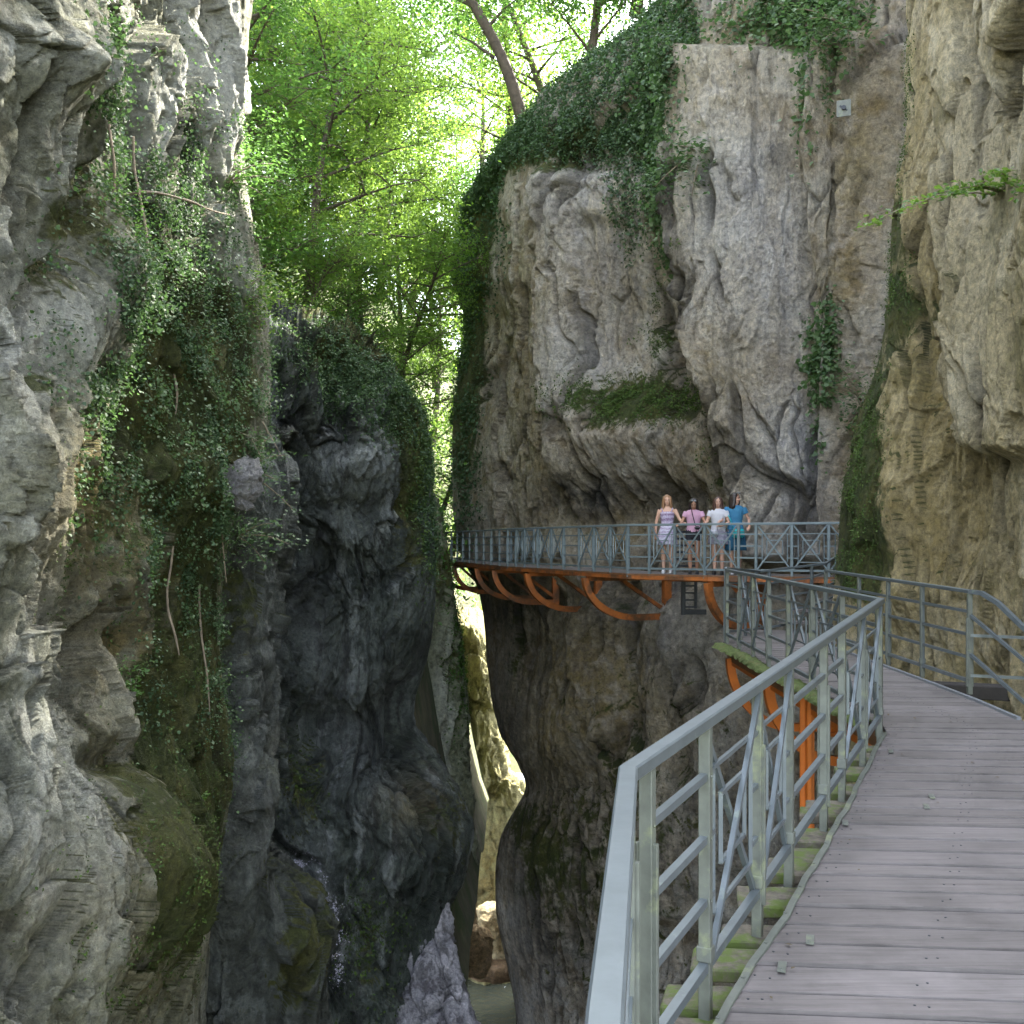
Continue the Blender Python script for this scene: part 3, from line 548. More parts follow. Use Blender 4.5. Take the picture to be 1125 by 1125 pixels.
# ------------------------------------------------------------------ trees
def tree_meshes(seed, H=14, lean=(0,0), leaves=16000, lsz=.16, spread=4.2, r0=.22, low=.25):
    r = random.Random(seed); nr = np.random.default_rng(seed); mb = MB()
    n = 14; tp = []; x = y = 0
    for i in range(n+1):
        t = i/n; tp.append(Vector((lean[0]*H*t**1.2+.25*math.sin(seed+t*5), lean[1]*H*t+.25*math.cos(seed*2+t*4), H*t*.92)))
    mb.tube(tp, [r0*(1-.85*i/n)*(1.35 if i==0 else 1) for i in range(n+1)], 9)
    tips = []
    nb = 26
    for k in range(nb):
        t = low+(1-low)*(k+.5)/nb; i = min(n-1, int(t*n)); base = tp[i].lerp(tp[i+1], t*n-i)
        az = k*2.4+r.uniform(-.5,.5); ln = spread*(1-.55*abs(t-.5)*1.6)*r.uniform(.7,1.15); el = r.uniform(.1,.75)
        d = Vector((math.cos(az)*math.cos(el), math.sin(az)*math.cos(el), math.sin(el)))
        pts = [base+d*ln*s+Vector((0,0,-.10*ln*s*s))+Vector((r.uniform(-.1,.1),)*3)*s for s in (0,.25,.5,.75,1)]
        mb.tube(pts, [r0*.34*(1-.8*s) for s in (0,.25,.5,.75,1)], 6)
        for s in (2,3,4):
            for q in range(3):
                dd = Vector((r.uniform(-1,1),r.uniform(-1,1),r.uniform(-.2,.5))).normalized(); l2 = ln*.42*r.uniform(.5,1)
                e = pts[s]+dd*l2; mb.tube([pts[s], pts[s].lerp(e,.5)+Vector((0,0,.06)), e], [r0*.10,r0*.07,r0*.03], 4)
                tips.append((pts[s].lerp(e,.6), l2)); tips.append((e, l2))
    ct = np.array([tuple(t[0]) for t in tips]); m_ = len(ct)
    k = nr.integers(0, m_, leaves); wgt = nr.random(m_) > .12; k = k[wgt[k]]
    # leaves sit in flat sprays round each twig
    rad = nr.gamma(2.0, .30, len(k)); a = nr.uniform(0, 2*math.pi, len(k))
    pos = ct[k]+np.stack([np.cos(a)*rad, np.sin(a)*rad, nr.normal(size=len(k))*.34-.12*rad], 1)
    nrm = np.tile(np.array([0,0,1.]), (len(k),1))+nr.normal(size=(len(k),3))*.50
    lm = leaf_mesh('crown', pos, nrm, lsz, seed, 'oval', .7, .25)
    tm = bpy.data.meshes.new('trunk'); tm.from_pydata(mb.v, [], mb.f); tm.polygons.foreach_set('use_smooth',[True]*len(tm.polygons)); tm.update()
    return tm, lm
ARCH = [tree_meshes(1, 14, (0.05,-.08), 21000, low=.04), tree_meshes(2, 13, (.16,-.12), 20000, spread=4.8, low=.06), tree_meshes(3, 15, (-.05,-.05), 21000, spread=3.8, low=.03), tree_meshes(4, 11, (.22,-.2), 17000, spread=4.0, low=.02)]
def tree(kind, loc, rz, sc, label, leafm, bark='trunk', group='broadleaf trees beyond the gorge'):
    r = empty('tree', loc, rz, label, 'tree', group); r.scale = (sc,sc,sc)
    tm, lm = ARCH[kind]
    t = bpy.data.objects.new('trunk', tm); C.objects.link(t); t.parent = r
    if not tm.materials: tm.materials.append(M[bark])
    c = bpy.data.objects.new('crown', lm); C.objects.link(c); c.parent = r
    if not lm.materials: lm.materials.append(M[leafm])
    c.material_slots[0].link = 'OBJECT'; c.material_slots[0].material = M[leafm]
    t.material_slots[0].link = 'OBJECT'; t.material_slots[0].material = M[bark]
    return r
def onP(px, py, d): return P(px, py, d)
TREES = [ # kind, px, base py, depth, rot, scale, leaf, label
 (0,262,330,26,.3,.72,'leaf_b','leafy tree rising at the top right edge of the left cliff'),
 (1,330,352,29,1.4,.80,'leaf_a','bright green tree just behind the ivy cap of the promontory'),
 (3,300,250,31,2.6,.9,'leaf_b','mid green tree high between the left cliff and the promontory'),
 (2,400,390,36,.9,.85,'leaf_a','sunlit tree right behind the highest point of the promontory'),
 (0,345,200,38,4.0,.95,'leaf_a','yellow green tree high on the left bank slope'),
 (1,445,470,43,5.2,.8,'leaf_a','pale sunlit tree in the cleft right of the promontory'),
 (2,375,120,44,3.1,1.0,'leaf_b','tall tree topping the left bank slope left of the sky gap'),
 (0,470,520,56,1.9,1.0,'leaf_a','tree filling the cleft far behind the end of the footbridge'),
 (3,498,610,50,.6,.75,'leaf_a','low bright tree behind the far end of the footbridge'),
 (1,500,330,66,2.2,1.0,'leaf_a','hazy pale tree far up the cleft on the hillside'),
 (2,425,300,62,5.9,1.05,'leaf_b','far tree halfway up the cleft left of the sky gap'),
 (0,540,260,58,3.6,1.0,'leaf_b','tree behind the left shoulder of the right cliff'),
 (1,240,60,34,4.6,.9,'leaf_b','dark green tree at the very top above the left cliff'),
 (2,300,60,42,.1,1.0,'leaf_a','bright tree at the top edge left of the sky gap'),
 (0,640,90,36,1.1,.85,'leaf_b','slender tree on the crest of the right cliff'),
 (3,600,140,40,3.3,.9,'leaf_a','tree leaning out behind the crest of the right cliff'),
 (2,700,20,36,2.9,.9,'leaf_b','tree on the crest of the right cliff near the top edge'),
 (1,565,200,45,5.0,.9,'leaf_a','sunlit tree between the sky gap and the right cliff crest'),
 (0,420,330,52,2.7,.9,'leaf_a','middle distance tree right above the promontory'),
 (2,480,430,60,0.4,.9,'leaf_a','yellow green tree in the cleft below the sky gap'),
 (1,330,280,34,5.4,.8,'leaf_a','bright tree against the right edge of the left cliff'),
 (3,330,372,32,3.9,.62,'leaf_b','small bushy tree close behind the ivy cap of the promontory'),
 (3,290,330,28,5.1,.6,'leaf_a','small bushy tree in the notch between left cliff and promontory'),
 (2,350,330,40,2.0,.85,'leaf_a','full green tree behind the left part of the promontory'),
 (3,440,440,38,.2,.6,'leaf_a','low sunlit tree on the right shoulder behind the promontory'),
 (3,525,420,60,4.4,.8,'leaf_b','small tree low in the cleft beside the right cliff'),
 (3,325,392,27.5,.7,.34,'leaf_a','low leafy bush tree at the left of the promontory crest'),
 (3,372,392,29,2.1,.38,'leaf_b','low leafy bush tree at the middle of the promontory crest'),
 (3,412,420,30,4.0,.36,'leaf_a','low leafy bush tree on the right slope of the promontory crest'),
 (3,488,560,46,1.0,.5,'leaf_a','bright bush tree filling the cleft above the end of the footbridge'),
 (2,452,345,56,3.3,1.0,'leaf_a','light green tree standing in the cleft directly under the sky gap'),
 (1,400,240,50,3.3,.95,'leaf_a','airy tree in the middle of the wooded slope'),
 (3,395,200,70,1.2,1.3,'leaf_b','broad distant tree under the sky gap'),
]
for x, y, z, kd, sc in ((8.5,22,19.5,0,.8),(14.3,28,18.5,1,.95),(10,16,20.5,2,.7)):  # unseen trees added above the frame to block and dapple the sun
    tree(kd, (x,y,z), x, sc, 'unseen tree added over the top of the right cliff to block sun', 'leaf_b', group='added sun-blocking trees above the right cliff')
for k, px, py, d, rz, sc, lf, lb in TREES:
    tree(k, P(px,py,d), rz, sc, lb, lf)
# the dark leaning trunk on the crest of the right cliff
lt = empty('leaning_tree', P(577,128,36.2), 0, 'dark leaning tree trunk growing out from the crest of the right cliff', 'tree')
mb = MB(); A = Vector((0,0,-.6)); top = Vector(P(500,-40,35.5))-Vector(P(577,128,36.2))
pts = [A.lerp(top, t)+Vector((.16*math.sin(t*5),0,.35*math.sin(t*math.pi))) for t in [i/12 for i in range(13)]]
mb.tube(pts, [.24-.10*i/12 for i in range(13)], 10)
for t0, dx, dz in ((.45,-1.6,1.2),(.6,1.4,1.6),(.75,-1.8,1.0),(.9,1.2,1.5)):
    b0 = A.lerp(top,t0); mb.tube([b0, b0+Vector((dx*.5,.3,dz*.6)), b0+Vector((dx,.5,dz))], [.07,.045,.02], 6)
mb.build('trunk', M['trunk'], lt, True)
nr_ = np.random.default_rng(91); n_ = 8000; cc = np.array([tuple(A.lerp(top,t)+Vector((dx,.3,dz))) for t in (.5,.65,.8,.95,1.05) for dx,dz in ((-1.5,1.2),(1.2,1.3),(-2.4,.5),(.2,2.0))])
k_ = nr_.integers(0,len(cc),n_); pos = cc[k_]+nr_.normal(size=(n_,3))*np.array([.9,.9,.45])
link_mesh('crown', leaf_mesh('crown', pos, np.tile([0,0,1.],(n_,1)), .15, 92), M['leaf_b'], lt)
# ------------------------------------------------------------------ railings
HB = [.22,.47,.72,.96]                                # bar drops below the handrail
def railing(parent, name, pts, cuts, kinds, drop=1.06, foot=.30, post=.045, mat_r='steel', mat_p='steel_post', bar=.030, hw=.06, hh=.045, postw=None):
    """pts: top line; cuts: fractions of each post; kinds[i] between posts i and i+1: 'L' ladder, 'X' crossed"""
    rail = MB(); P3 = [Vector(p) for p in pts]
    for a, b in zip(P3[:-1], P3[1:]):
        ext = (b-a).normalized()*.012; rail.box(a-ext, b+ext, hw, hh)
    seg = [0]
    for a, b in zip(P3[:-1], P3[1:]): seg.append(seg[-1]+(b-a).length)
    def at(t):
        s = t*seg[-1]
        for i in range(len(seg)-1):
            if s <= seg[i+1]+1e-6: return P3[i].lerp(P3[i+1], (s-seg[i])/(seg[i+1]-seg[i]))
        return P3[-1]
    root = MB(); 
    hr = rail.build('railing', M[mat_r], parent, bevel=.006)
    tops = [at(c) for c in cuts]; Z = Vector((0,0,1))
    for i, t in enumerate(tops):
        d = (tops[min(i+1,len(tops)-1)]-tops[max(i-1,0)]); d.z = 0; d.normalize()
        pb = MB(); pw = post
        pb.box(t-Z*.022, t-Z*(drop+foot), pw*1.05, pw, up=d)
        if i % 2 == 0: pb.box(t-Z*.28+d*.002, t-Z*(drop-.02)+d*.002, pw*1.7, pw*.5, up=d)
        if mat_p == 'steel_post':
            sd_ = Vector((-d.y, d.x, 0))
            for h in HB:
                for sg_ in (-1,1): q_ = t-Z*h+sd_*sg_*pw*.5; pb.tube([q_, q_+sd_*sg_*.007], .008, 6)
            pb.box(t-Z*(drop-.10), t-Z*(drop-.16), pw*1.35, pw*1.25, up=d)
        pb.build('post', M[mat_p], hr, bevel=.003)
    for i, k in enumerate(kinds):
        a, b = tops[i], tops[i+1]; d = (b-a); L = Vector((d.x,d.y,0)).length; u = d/ d.length; mb = MB()
        side = Vector((0,0,1)).cross(u).normalized(); g0 = post*.5
        A = a+u*g0; B = b-u*g0
        mb.box(A-Z*(drop-.08), B-Z*(drop-.08), bar*1.2, bar*1.25)
        mb.box(A+u*.004-Z*.03, A+u*.004-Z*(drop-.08), bar*.5, bar*.4)
        if k == 'L':
            for h in HB[:-1]: mb.box(A-Z*h*drop/1.06, B-Z*h*drop/1.06, bar, bar)
        elif k == 'X':
            w = bar*.95; o1 = side*bar*.52
            mb.box(A-Z*.03+o1, B-Z*(drop-.10)+o1, w*.8, w); mb.box(B-Z*.03-o1, A-Z*(drop-.10)-o1, w*.8, w)
            def q(s, h): return A.lerp(B, s)-Z*h*drop
            for s0, s1, h0, h1 in ((.10,.86,.20,.76),(.24,.72,.33,.60)):
                off = side*(bar*.05)
                mb.box(q(s0,h0)+off, q(s1,h0)+off, bar*.55, bar*.6); mb.box(q(s1,h0), q(s1,h1), bar*.55, bar*.6); mb.box(q(s1,h1)+off, q(s0,h1)+off, bar*.55, bar*.6); mb.box(q(s0,h1), q(s0,h0), bar*.55, bar*.6)
            for h in (.22,.47,.72):
                mb.box(A-Z*h*drop/1.06, q(.10,h/1.06), bar*.7, bar*.7); mb.box(q(.86,h/1.06), B-Z*h*drop/1.06, bar*.7, bar*.7)
        mb.build('panel', M[mat_r], hr, bevel=0)
    return hr
def zd(d): return float(np.interp(d, [-3,0,3.25,8.6,15.3,19], [-1.95,-1.92,-1.85,-1.6,-1.53,-1.53]))
near = empty('footbridge', (2,4,-1.9), 0, 'plank footbridge in the foreground with grey steel railings and orange brackets', 'footbridge')
bpy.context.view_layer.update()
class Ctx: pass
def under(parent):
    # children are authored in world coordinates
    pass
def fix_parent(root):
    inv = Matrix.Translation(-root.location)
    for ch in root.children: ch.matrix_parent_inverse = inv
A0 = P(664,1200,1.40); A1 = (.377,3.25,-.75); A2 = (3.17,8.6,-.50); A3 = (3.28,15.3,-.42)
Am = (-.02,.2,-.78)
h1 = railing(near, 'r', [Am, (.151,1.62,-.775), (.377,3.25,-.75)], [0,.5,1.0-.005], ['L','L'], postw=.05, hw=.062, hh=.05)
h1['label'] = 'nearest railing section passing under the camera'
railing(near, 'r', [A1, A2], [.03,.1427,.283,.397,.563,.674,.829,.985], ['L','X','X','L','L','X','X'], hw=.062, hh=.05)
railing(near, 'r', [A2, A3], [.01,.16,.31,.46,.60,.73,.86,.995], ['L','X','X','L','X','X','L'], foot=.12, hw=.055, hh=.045)
# right railing with its sloping end
HBs = HB
rr = railing(near, 'r', [(4.70,15.0,-.42),(4.81,10.5,-.515)], [0,.3,.52,.74,.995], ['L','L','L','L'], drop=1.02, foot=.06, hw=.05, hh=.04)
mb = MB(); e = Vector((5.22,9.35,-1.22)); s_ = Vector((4.81,10.5,-.515))
mb.sweep([s_, s_+Vector((.06,-.12,-.01)), s_+Vector((.14,-.30,-.10)), e], .045, .045, (1,.3,0))
for dz in (.25,.66): mb.box(s_-Vector((0,0,dz)), e-Vector((0,0,dz)), .032, .032)
for dz in (.46,.88): mb.box(s_-Vector((0,0,dz)), Vector((6.3,10.2,-.55-dz)), .03, .03)
mb.build('stair_rail', M['steel'], rr)
# landing back railing
railing(near, 'r', [(3.30,15.45,-.40),(4.25,17.2,-.50),(5.6,17.9,-.38),(7.2,19.9,.20)], [0,.18,.36,.52,.68,.84,1], ['L']*6, foot=.12, hw=.05, hh=.04, mat_r='steel', mat_p='steel')
# deck planks
DLx = [(.15,-2.5),(.30,1.2),(.50,3.25),(.849,3.93),(1.36,4.87),(2.14,6.4),(3.22,8.6),(3.26,9.6),(3.26,15.4)]
DRx = [(1.6,-2.5),(1.9,2.5),(3.6,6),(4.56,8.9),(4.66,10.3),(4.72,17)]
def Lx(y): return float(np.interp(y, [p[1] for p in DLx], [p[0] for p in DLx]))
def Rx(y): return float(np.interp(y, [p[1] for p in DRx], [p[0] for p in DRx]))
mb = MB(); scr = MB(); y = -2.0; moss = []
slope = -.085
while y < 15.35:
    w = random.choice((.14,.15,.20,.24,.20)); g = random.choice((.0015,.002,.003,.004,.007,.011,.013)); zt = zd(y+w/2)+random.uniform(-.003,.003)
    def xy(side, yy):
        x = Lx(yy) if side == 0 else Rx(yy)
        return x
    xl0, xl1 = Lx(y), Lx(y+w)
    if y+w > 8.55 and y < 8.7: pass
    xr0, xr1 = Rx(y), Rx(y+w)
    def pt(x, yy, z): return (x, yy+slope*(x-xl0), z)
    c = [pt(xl0,y,zt-.035),pt(xr0,y,zt-.035),pt(xr1,y+w,zt-.035),pt(xl1,y+w,zt-.035),pt(xl0,y,zt),pt(xr0,y,zt),pt(xr1,y+w,zt),pt(xl1,y+w,zt)]
    if y > 2.5:
        for xs in (xl0+.10, xl0+.155, xl0+.74, xl0+.79, xl0+1.32, xl0+1.37):
            if xs < xr0-.05: ys_ = y+w*random.uniform(.4,.6); scr.tube([pt(xs,ys_,zt-.002), pt(xs,ys_,zt+.0025)], .0055, 6)
    n0 = len(mb.v); mb.hexa(c); y += w+g
dk = mb.build('deck', M['plank'], near)
so = scr.build('screws', M['darkmetal'], near); so['kind'] = 'stuff'
vv = np.zeros(len(dk.data.vertices)*3, np.float32); dk.data.vertices.foreach_get('co', vv); vv = vv.reshape(-1,3)
dk.data.attributes.new('Moss','FLOAT','POINT').data.foreach_set('value', np.array([0.0 for x,yy,_ in vv], np.float32))
# landing and stairs behind the buttress
mb = MB()
for i in range(14):
    y0 = 15.42+i*.15; mb.hexa([(3.3+.05*i,y0,-1.565),(5.0,y0,-1.565),(5.0,y0+.14,-1.565),(3.3+.05*i,y0+.14,-1.565),(3.3+.05*i,y0,-1.53),(5.0,y0,-1.53),(5.0,y0+.14,-1.53),(3.3+.05*i,y0+.14,-1.53)])
for i in range(5):
    c0 = Vector((5.2+i*.38,17.0+i*.5,-1.53+.16*(i+1))); mb.box(c0-Vector((.5,-.4,0)), c0+Vector((.5,-.4,0)), .3, .04)
mb.build('landing', M['plank'], near)
# metal edge strip along the deck with a wavy line, and the mossy ledge outside it
mb = MB(); ys = np.arange(-1.5, 8.55, .16); pts = []
for i, yy in enumerate(ys): pts.append((Lx(yy)+.006*math.sin(yy*7)+.004*math.sin(yy*19), yy, zd(yy)+.010))
for a, b in zip(pts[:-1], pts[1:]): mb.box(a, b, .032, .012)
for yy in np.arange(-1, 8.5, .32): mb.box((Lx(yy)-.004,yy,zd(yy)+.018),(Lx(yy)+.004,yy+.012,zd(yy)+.018),.014,.006)
mb.build('edge_strip', M['steel_post'], near)
mb = MB()
for a, b in zip(range(9,15), range(10,16)): mb.box((Rx(a)-.01,a,zd(a)+.012),(Rx(b)-.01,b,zd(b)+.012),.04,.03)
mb.build('edge_strip', M['plate'], near)
mb = MB(); yy = -1.0
def RLx(y): return float(np.interp(y, [-1,.2,1.62,3.25,8.6], [-.2,-.02,.151,.377,3.17]))
while yy < 8.4:
    w = .20+.1*random.random(); x0 = RLx(yy)-.13-random.uniform(0,.08); x1 = Lx(yy)-.02
    z = zd(yy)-.05-random.uniform(0,.05)
    mb.hexa([(x0,yy,z-.06),(x1+.02,yy-.03,z-.06),(x1+.10,yy+w-.03,z-.06),(x0+.06,yy+w,z-.06),(x0,yy,z),(x1+.02,yy-.03,z),(x1+.10,yy+w-.03,z),(x0+.06,yy+w,z)])
    yy += w+random.choice((.03,.10,.16))
mb.build('ledge', M['ledge'], near, bevel=.008)
mb = MB()
for a, b in ((-1,3.25),(3.25,8.6)):
    pass
mb.box((RLx(-1)+.12,-1,zd(-1)-.20),(.50,3.25,zd(3.25)-.20),.10,.16); mb.box((.50,3.25,zd(3.25)-.20),(3.28,8.6,zd(8.6)-.20),.10,.16); mb.box((3.36,8.6,zd(8.6)-.18),(3.36,15.4,zd(15.4)-.18),.10,.18)
mb.box((1.6,-1,-2.12),(4.5,9,-1.82),.12,.18); mb.box((4.5,9,-1.80),(4.6,15.3,-1.72),.12,.18)
mb.build('beam', M['rust'], near)
rl = np.random.default_rng(44); nL = 20; yL = rl.uniform(3.2,9.5,nL); xL = np.array([Lx(q)+.05+(Rx(q)-Lx(q)-.1)*rl.random()**1.6 for q in yL])
pL = np.stack([xL,yL,np.array([zd(q)+.012 for q in yL])],1)
tag(link_mesh('leaf_litter', leaf_mesh('leaf_litter', pL, np.tile([0,0,1.],(nL,1)), .035, 45, 'oval', .35, 0), simple('dry_leaf', (.10,.075,.04), .9)), 'small dry leaf bits lying on the planks of the near footbridge', 'litter', kind='stuff')
# little clips screwed on the planks
for px_, py_ in ((889,1034),(858,1064),(928,905),(978,826),(1017,887),(1023,876)):
    d_ = 1.8*F/(py_-HY)
    for _ in range(3): d_ = -zd(d_)*F/(py_-HY)
    x_, y_, z_ = P(px_, py_, d_)
    mb = MB(); mb.box((x_-.012,y_-.05,z_+.008),(x_+.02,y_+.05,z_+.008),.035,.006); mb.box((x_-.008,y_-.03,z_+.012),(x_-.002,y_-.01,z_+.012),.012,.006)
    mb.build('clip', M['steel_post'], near)
# thick moss on the outer edge of the second section
V0 = []; nM = np.random.default_rng(5)
mp = np.linspace(9.0,15.35,160); prof = np.linspace(0,math.pi,9)
mv = []; 
for i, yy in enumerate(mp):
    for j, a in enumerate(prof):
        rr_ = .085+.012*math.sin(yy*2.3+j*.5)+.012*nM.normal()
        mv.append((3.22-.02+math.cos(a)*rr_*1.3, yy+.004*nM.normal(), zd(yy)-.07+math.sin(a)*rr_*.85))
idx = np.arange(len(mv)).reshape(len(mp),9); f = np.stack([idx[:-1,:-1],idx[:-1,1:],idx[1:,1:],idx[1:,:-1]],-1).reshape(-1,4)
link_mesh('moss_edge', np_mesh('moss_edge', mv, f), M['moss'], near)
def bracket(parent, Fp, n, Lb, H, m, w=.10, t=.12, name='bracket', brace=True):
    Fp = Vector(Fp); n = Vector((n[0],n[1],0)).normalized(); Z = Vector((0,0,1)); side = n.cross(Z)
    mb = MB(); pts = []
    k = .62*Lb
    for i in range(17):
        a = (math.pi/2)*i/16; pts.append(Fp+n*(k*(1-math.cos(a)))-Z*(H*math.sin(a)))
    pts.append(Fp+n*Lb-Z*H*1.0)
    mb.sweep(pts, w, t, side)
    mb.box(Fp+n*Lb, Fp+n*Lb-Z*(H+.08), w*1.15, t*1.3, up=n)
    mb.box(Fp+n*.05, Fp+n*Lb, w, t)
    if brace:
        mb.box(Fp+n*Lb*.42-Z*.04, Fp+n*Lb-Z*H*.88, w*.5, t*.6)
    mb.box(Fp+n*Lb-Z*(H+.10)+side*.14, Fp+n*Lb-Z*(H+.10)-side*.14, .16, .05)
    return mb.build(name, m, parent)
for yy in (15.15,12.9):
    bracket(near, (3.30,yy,zd(yy)-.22), (1,.05), 1.55, 1.05, M['orange'])
# orange column
mb = MB(); mb.box((3.30,11.2,-1.70),(3.30,11.2,-3.35),.05,.20,up=(0,1,0)); mb.box((3.345,11.2,-1.70),(3.345,11.2,-3.35),.07,.03,up=(0,1,0)); mb.box((3.255,11.2,-1.70),(3.255,11.2,-3.35),.07,.03,up=(0,1,0)); mb.box((3.15,11.2,-3.38),(3.46,11.2,-3.38),.3,.06)
mb.build('column', M['orange'], near, bevel=.004)
mb = MB(); mb.box((3.3,11.2,-3.45),(5.4,11.4,-3.45),.14,.14); mb.box((3.36,8.7,-1.90),(3.36,15.4,-1.80),.09,.10); mb.build('crossbeam', M['orange'], near)
fix_parent(near)
# handrail stub on the right and dark plank behind the right railing
o = empty('old_beam', (5.5,11.5,-1.75), 0, 'dark wooden beam spanning behind the right railing', 'beam')
mb = MB(); mb.box((-1.3,1.3,-.06),(2.0,-1.2,.08),.30,.16); b_ = mb.build('timber', simple('dark_timber',(.035,.03,.028),.9), o, bevel=.01)
# ------------------------------------------------------------------ far footbridge
far = empty('footbridge', (2,24,-.8), 0, 'curved far footbridge with grey railings and orange arched brackets under the pale cliff', 'footbridge')
FP = [(925,20.4),(850,21.0),(778,21.6),(690,22.9),(640,25),(600,27.3),(558,29.6),(540,31.6),(510,36),(484,41),(474,44)]
FR = [Vector(((px-CX)*d/F, d, .395)) for px, d in FP]
FR.insert(0, Vector((7.6,20.3,.395)))
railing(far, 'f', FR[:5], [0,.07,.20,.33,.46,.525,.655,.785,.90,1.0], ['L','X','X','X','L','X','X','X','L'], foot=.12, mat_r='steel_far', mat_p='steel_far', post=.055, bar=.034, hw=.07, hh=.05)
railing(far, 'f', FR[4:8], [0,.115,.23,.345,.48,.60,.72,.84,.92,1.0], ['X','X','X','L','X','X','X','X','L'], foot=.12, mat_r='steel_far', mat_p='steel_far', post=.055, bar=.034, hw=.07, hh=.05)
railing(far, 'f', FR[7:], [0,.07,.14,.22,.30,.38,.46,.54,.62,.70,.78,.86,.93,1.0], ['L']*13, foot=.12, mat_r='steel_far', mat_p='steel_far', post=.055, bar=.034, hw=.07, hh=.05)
# deck: offset path
def offs(pts, w):
    out = []
    for i, p in enumerate(pts):
        d = (pts[min(i+1,len(pts)-1)]-pts[max(i-1,0)]).normalized(); n = Vector((-d.y, d.x, 0)); 
        if n.y < 0 and n.x < 0: n = -n
        if i < 4 and n.y < 0: n = -n
        if i >= 4 and n.x < 0: n = -n
        out.append(p+n*w)
    return out
BK = offs(FR, 1.45)
railing(far, 'f', [p for p in offs(FR, 1.38)][8:], [0,.12,.24,.36,.48,.6,.72,.84,1.0], ['L']*8, foot=.06, mat_r='steel_far', mat_p='steel_far', post=.05, bar=.03, hw=.06, hh=.045)
mb = MB()
for i in range(len(FR)-1):
    a, b, c, d = FR[i], FR[i+1], BK[i+1], BK[i]; n = max(2, int((b-a).length/.17))
    for k in range(n):
        t0 = k/n; t1 = (k+.93)/n
        q = [a.lerp(b,t0), a.lerp(b,t1), d.lerp(c,t1), d.lerp(c,t0)]
        mb.hexa([(p.x,p.y,-.745) for p in q]+[(p.x,p.y,-.705) for p in q])
mb.build('deck', M['plank'], far)
mb = MB()
for i in range(len(FR)-1):
    a, b = FR[i], FR[i+1]; mb.box((a.x,a.y,-.79),(b.x,b.y,-.79),.06,.085); a, b = BK[i], BK[i+1]; mb.box((a.x,a.y,-.84),(b.x,b.y,-.84),.08,.16)
mb.build('edge_beam', M['orange_far'], far)
mb = MB()
for i in range(len(FR)-1):
    a, b = FR[i], FR[i+1]; mb.box((a.x,a.y,-.725),(b.x,b.y,-.725),.075,.035)
mb.build('edge_strip', M['rust'], far)
def frp(px):
    xs = [p[0] for p in FP]; i = max(k for k in range(len(xs)) if xs[k] >= px); i = min(i, len(xs)-2)
    best = None
    for s in np.linspace(0,1,200):
        q = FR[i+1].lerp(FR[i+2], s); u = CX+F*q.x/q.y
        if best is None or abs(u-px) < best[0]: best = (abs(u-px), q, (FR[i+2]-FR[i+1]).normalized())
    return best[1], best[2]
for px, Lb, H in ((778,2.0,1.0),(643,2.35,1.02),(579,2.3,1.05),(543,2.0,1.0),(524,1.9,1.0),(499,1.7,1.0),(486,1.6,1.0)):
    q, d = frp(px); n = Vector((-d.y,d.x,0)); n = n if n.x > 0 else -n
    if px == 778: n = Vector((.75,.66,0))
    bracket(far, (q.x,q.y,-.88), n, Lb, H, M['orange_far'], .13, .16)
# ladder gate behind the visitors
mb = MB(); gx, gy = P(752,600,23.6)[0], 23.6
for s in (-.28,.28): mb.box((gx+s,gy,-.70),(gx+s,gy,.35),.05,.05)
for k in range(6): mb.box((gx-.28,gy,-.55+k*.16),(gx+.28,gy,-.55+k*.16),.04,.05)
mb.build('gate', M['darkmetal'], far)
fix_parent(far)
# black box bolted under the footbridge
mb = MB(); x_,y_,z_ = P(762,655,24.2); bx = empty('access_ladder', (x_,y_,z_), 0, 'dark steel ladder frame bolted to the rock under the far footbridge', 'ladder')
mb.box((-.25,0,.5),(-.25,0,-.45),.10,.10); mb.box((.05,0,.5),(.05,0,-.3),.07,.07); mb.box((-.25,0,-.38),(.3,0,-.38),.12,.12)
for k in range(5): mb.box((-.25,0,.42-k*.17),(.05,0,.42-k*.17),.04,.04)
mb.build('frame', M['darkmetal'], bx)
# small plate screwed to the rock
sg = empty('rock_plate', P(927,119,21.6), R(-20), 'small square grey plate fixed high on the right cliff', 'plate')
MB().box((-.15,0,0),(.15,0,0),.03,.36).build('panel', M['steel_post'], sg, bevel=.004)
mb = MB(); mb.tube([(0,-.03,0),(.0,-.06,0)],.05,8); mb.box((-.08,-.022,.06),(.07,-.022,-.06),.012,.03); mb.build('mark', M['darkmetal'], sg)
# ------------------------------------------------------------------ small plants, vines, trunks on the cliffs
def sprig(name, base, tips, leaves, size, m, label, seed, stem=.012, cat='plant', shape='oval', group=None, rad=.16, flat=.25):
    r = np.random.default_rng(seed); B = Vector(base); e = empty(name, base, 0, label, cat, group); mb = MB(); cs = []; 
    for t in tips:
        T = Vector(t)-B; pts = [T*s+Vector((0,0,.10*T.length*math.sin(s*math.pi))) for s in (0,.25,.5,.75,1)]
        mb.tube(pts, [stem*(1-.75*s) for s in (0,.25,.5,.75,1)], 6)
        for s in np.linspace(.2,1,9): cs.append(tuple(T*s+Vector((0,0,.10*T.length*math.sin(s*math.pi)))))
    mb.build('stem', M['vine'], e, True)
    c = np.array(cs); k = r.integers(0,len(c),leaves); pos = c[k]+r.normal(size=(leaves,3))*np.array([1,1,flat])*rad*.5
    nr = np.tile([0,-.25,1.],(leaves,1)); link_mesh('leaves', leaf_mesh('leaves', pos, nr, size, seed, shape, .7, .1), m, e)
    return e
sprig('sapling', P(1112,215,11.9), [P(1040,215,11.3),P(955,246,11.9),P(1000,228,11.2),P(1095,190,11.0),P(1125,208,10.6)], 640, .085, M['leaf_a'], 'leafy sapling branch reaching left from the right buttress', 31, .016, rad=.16)
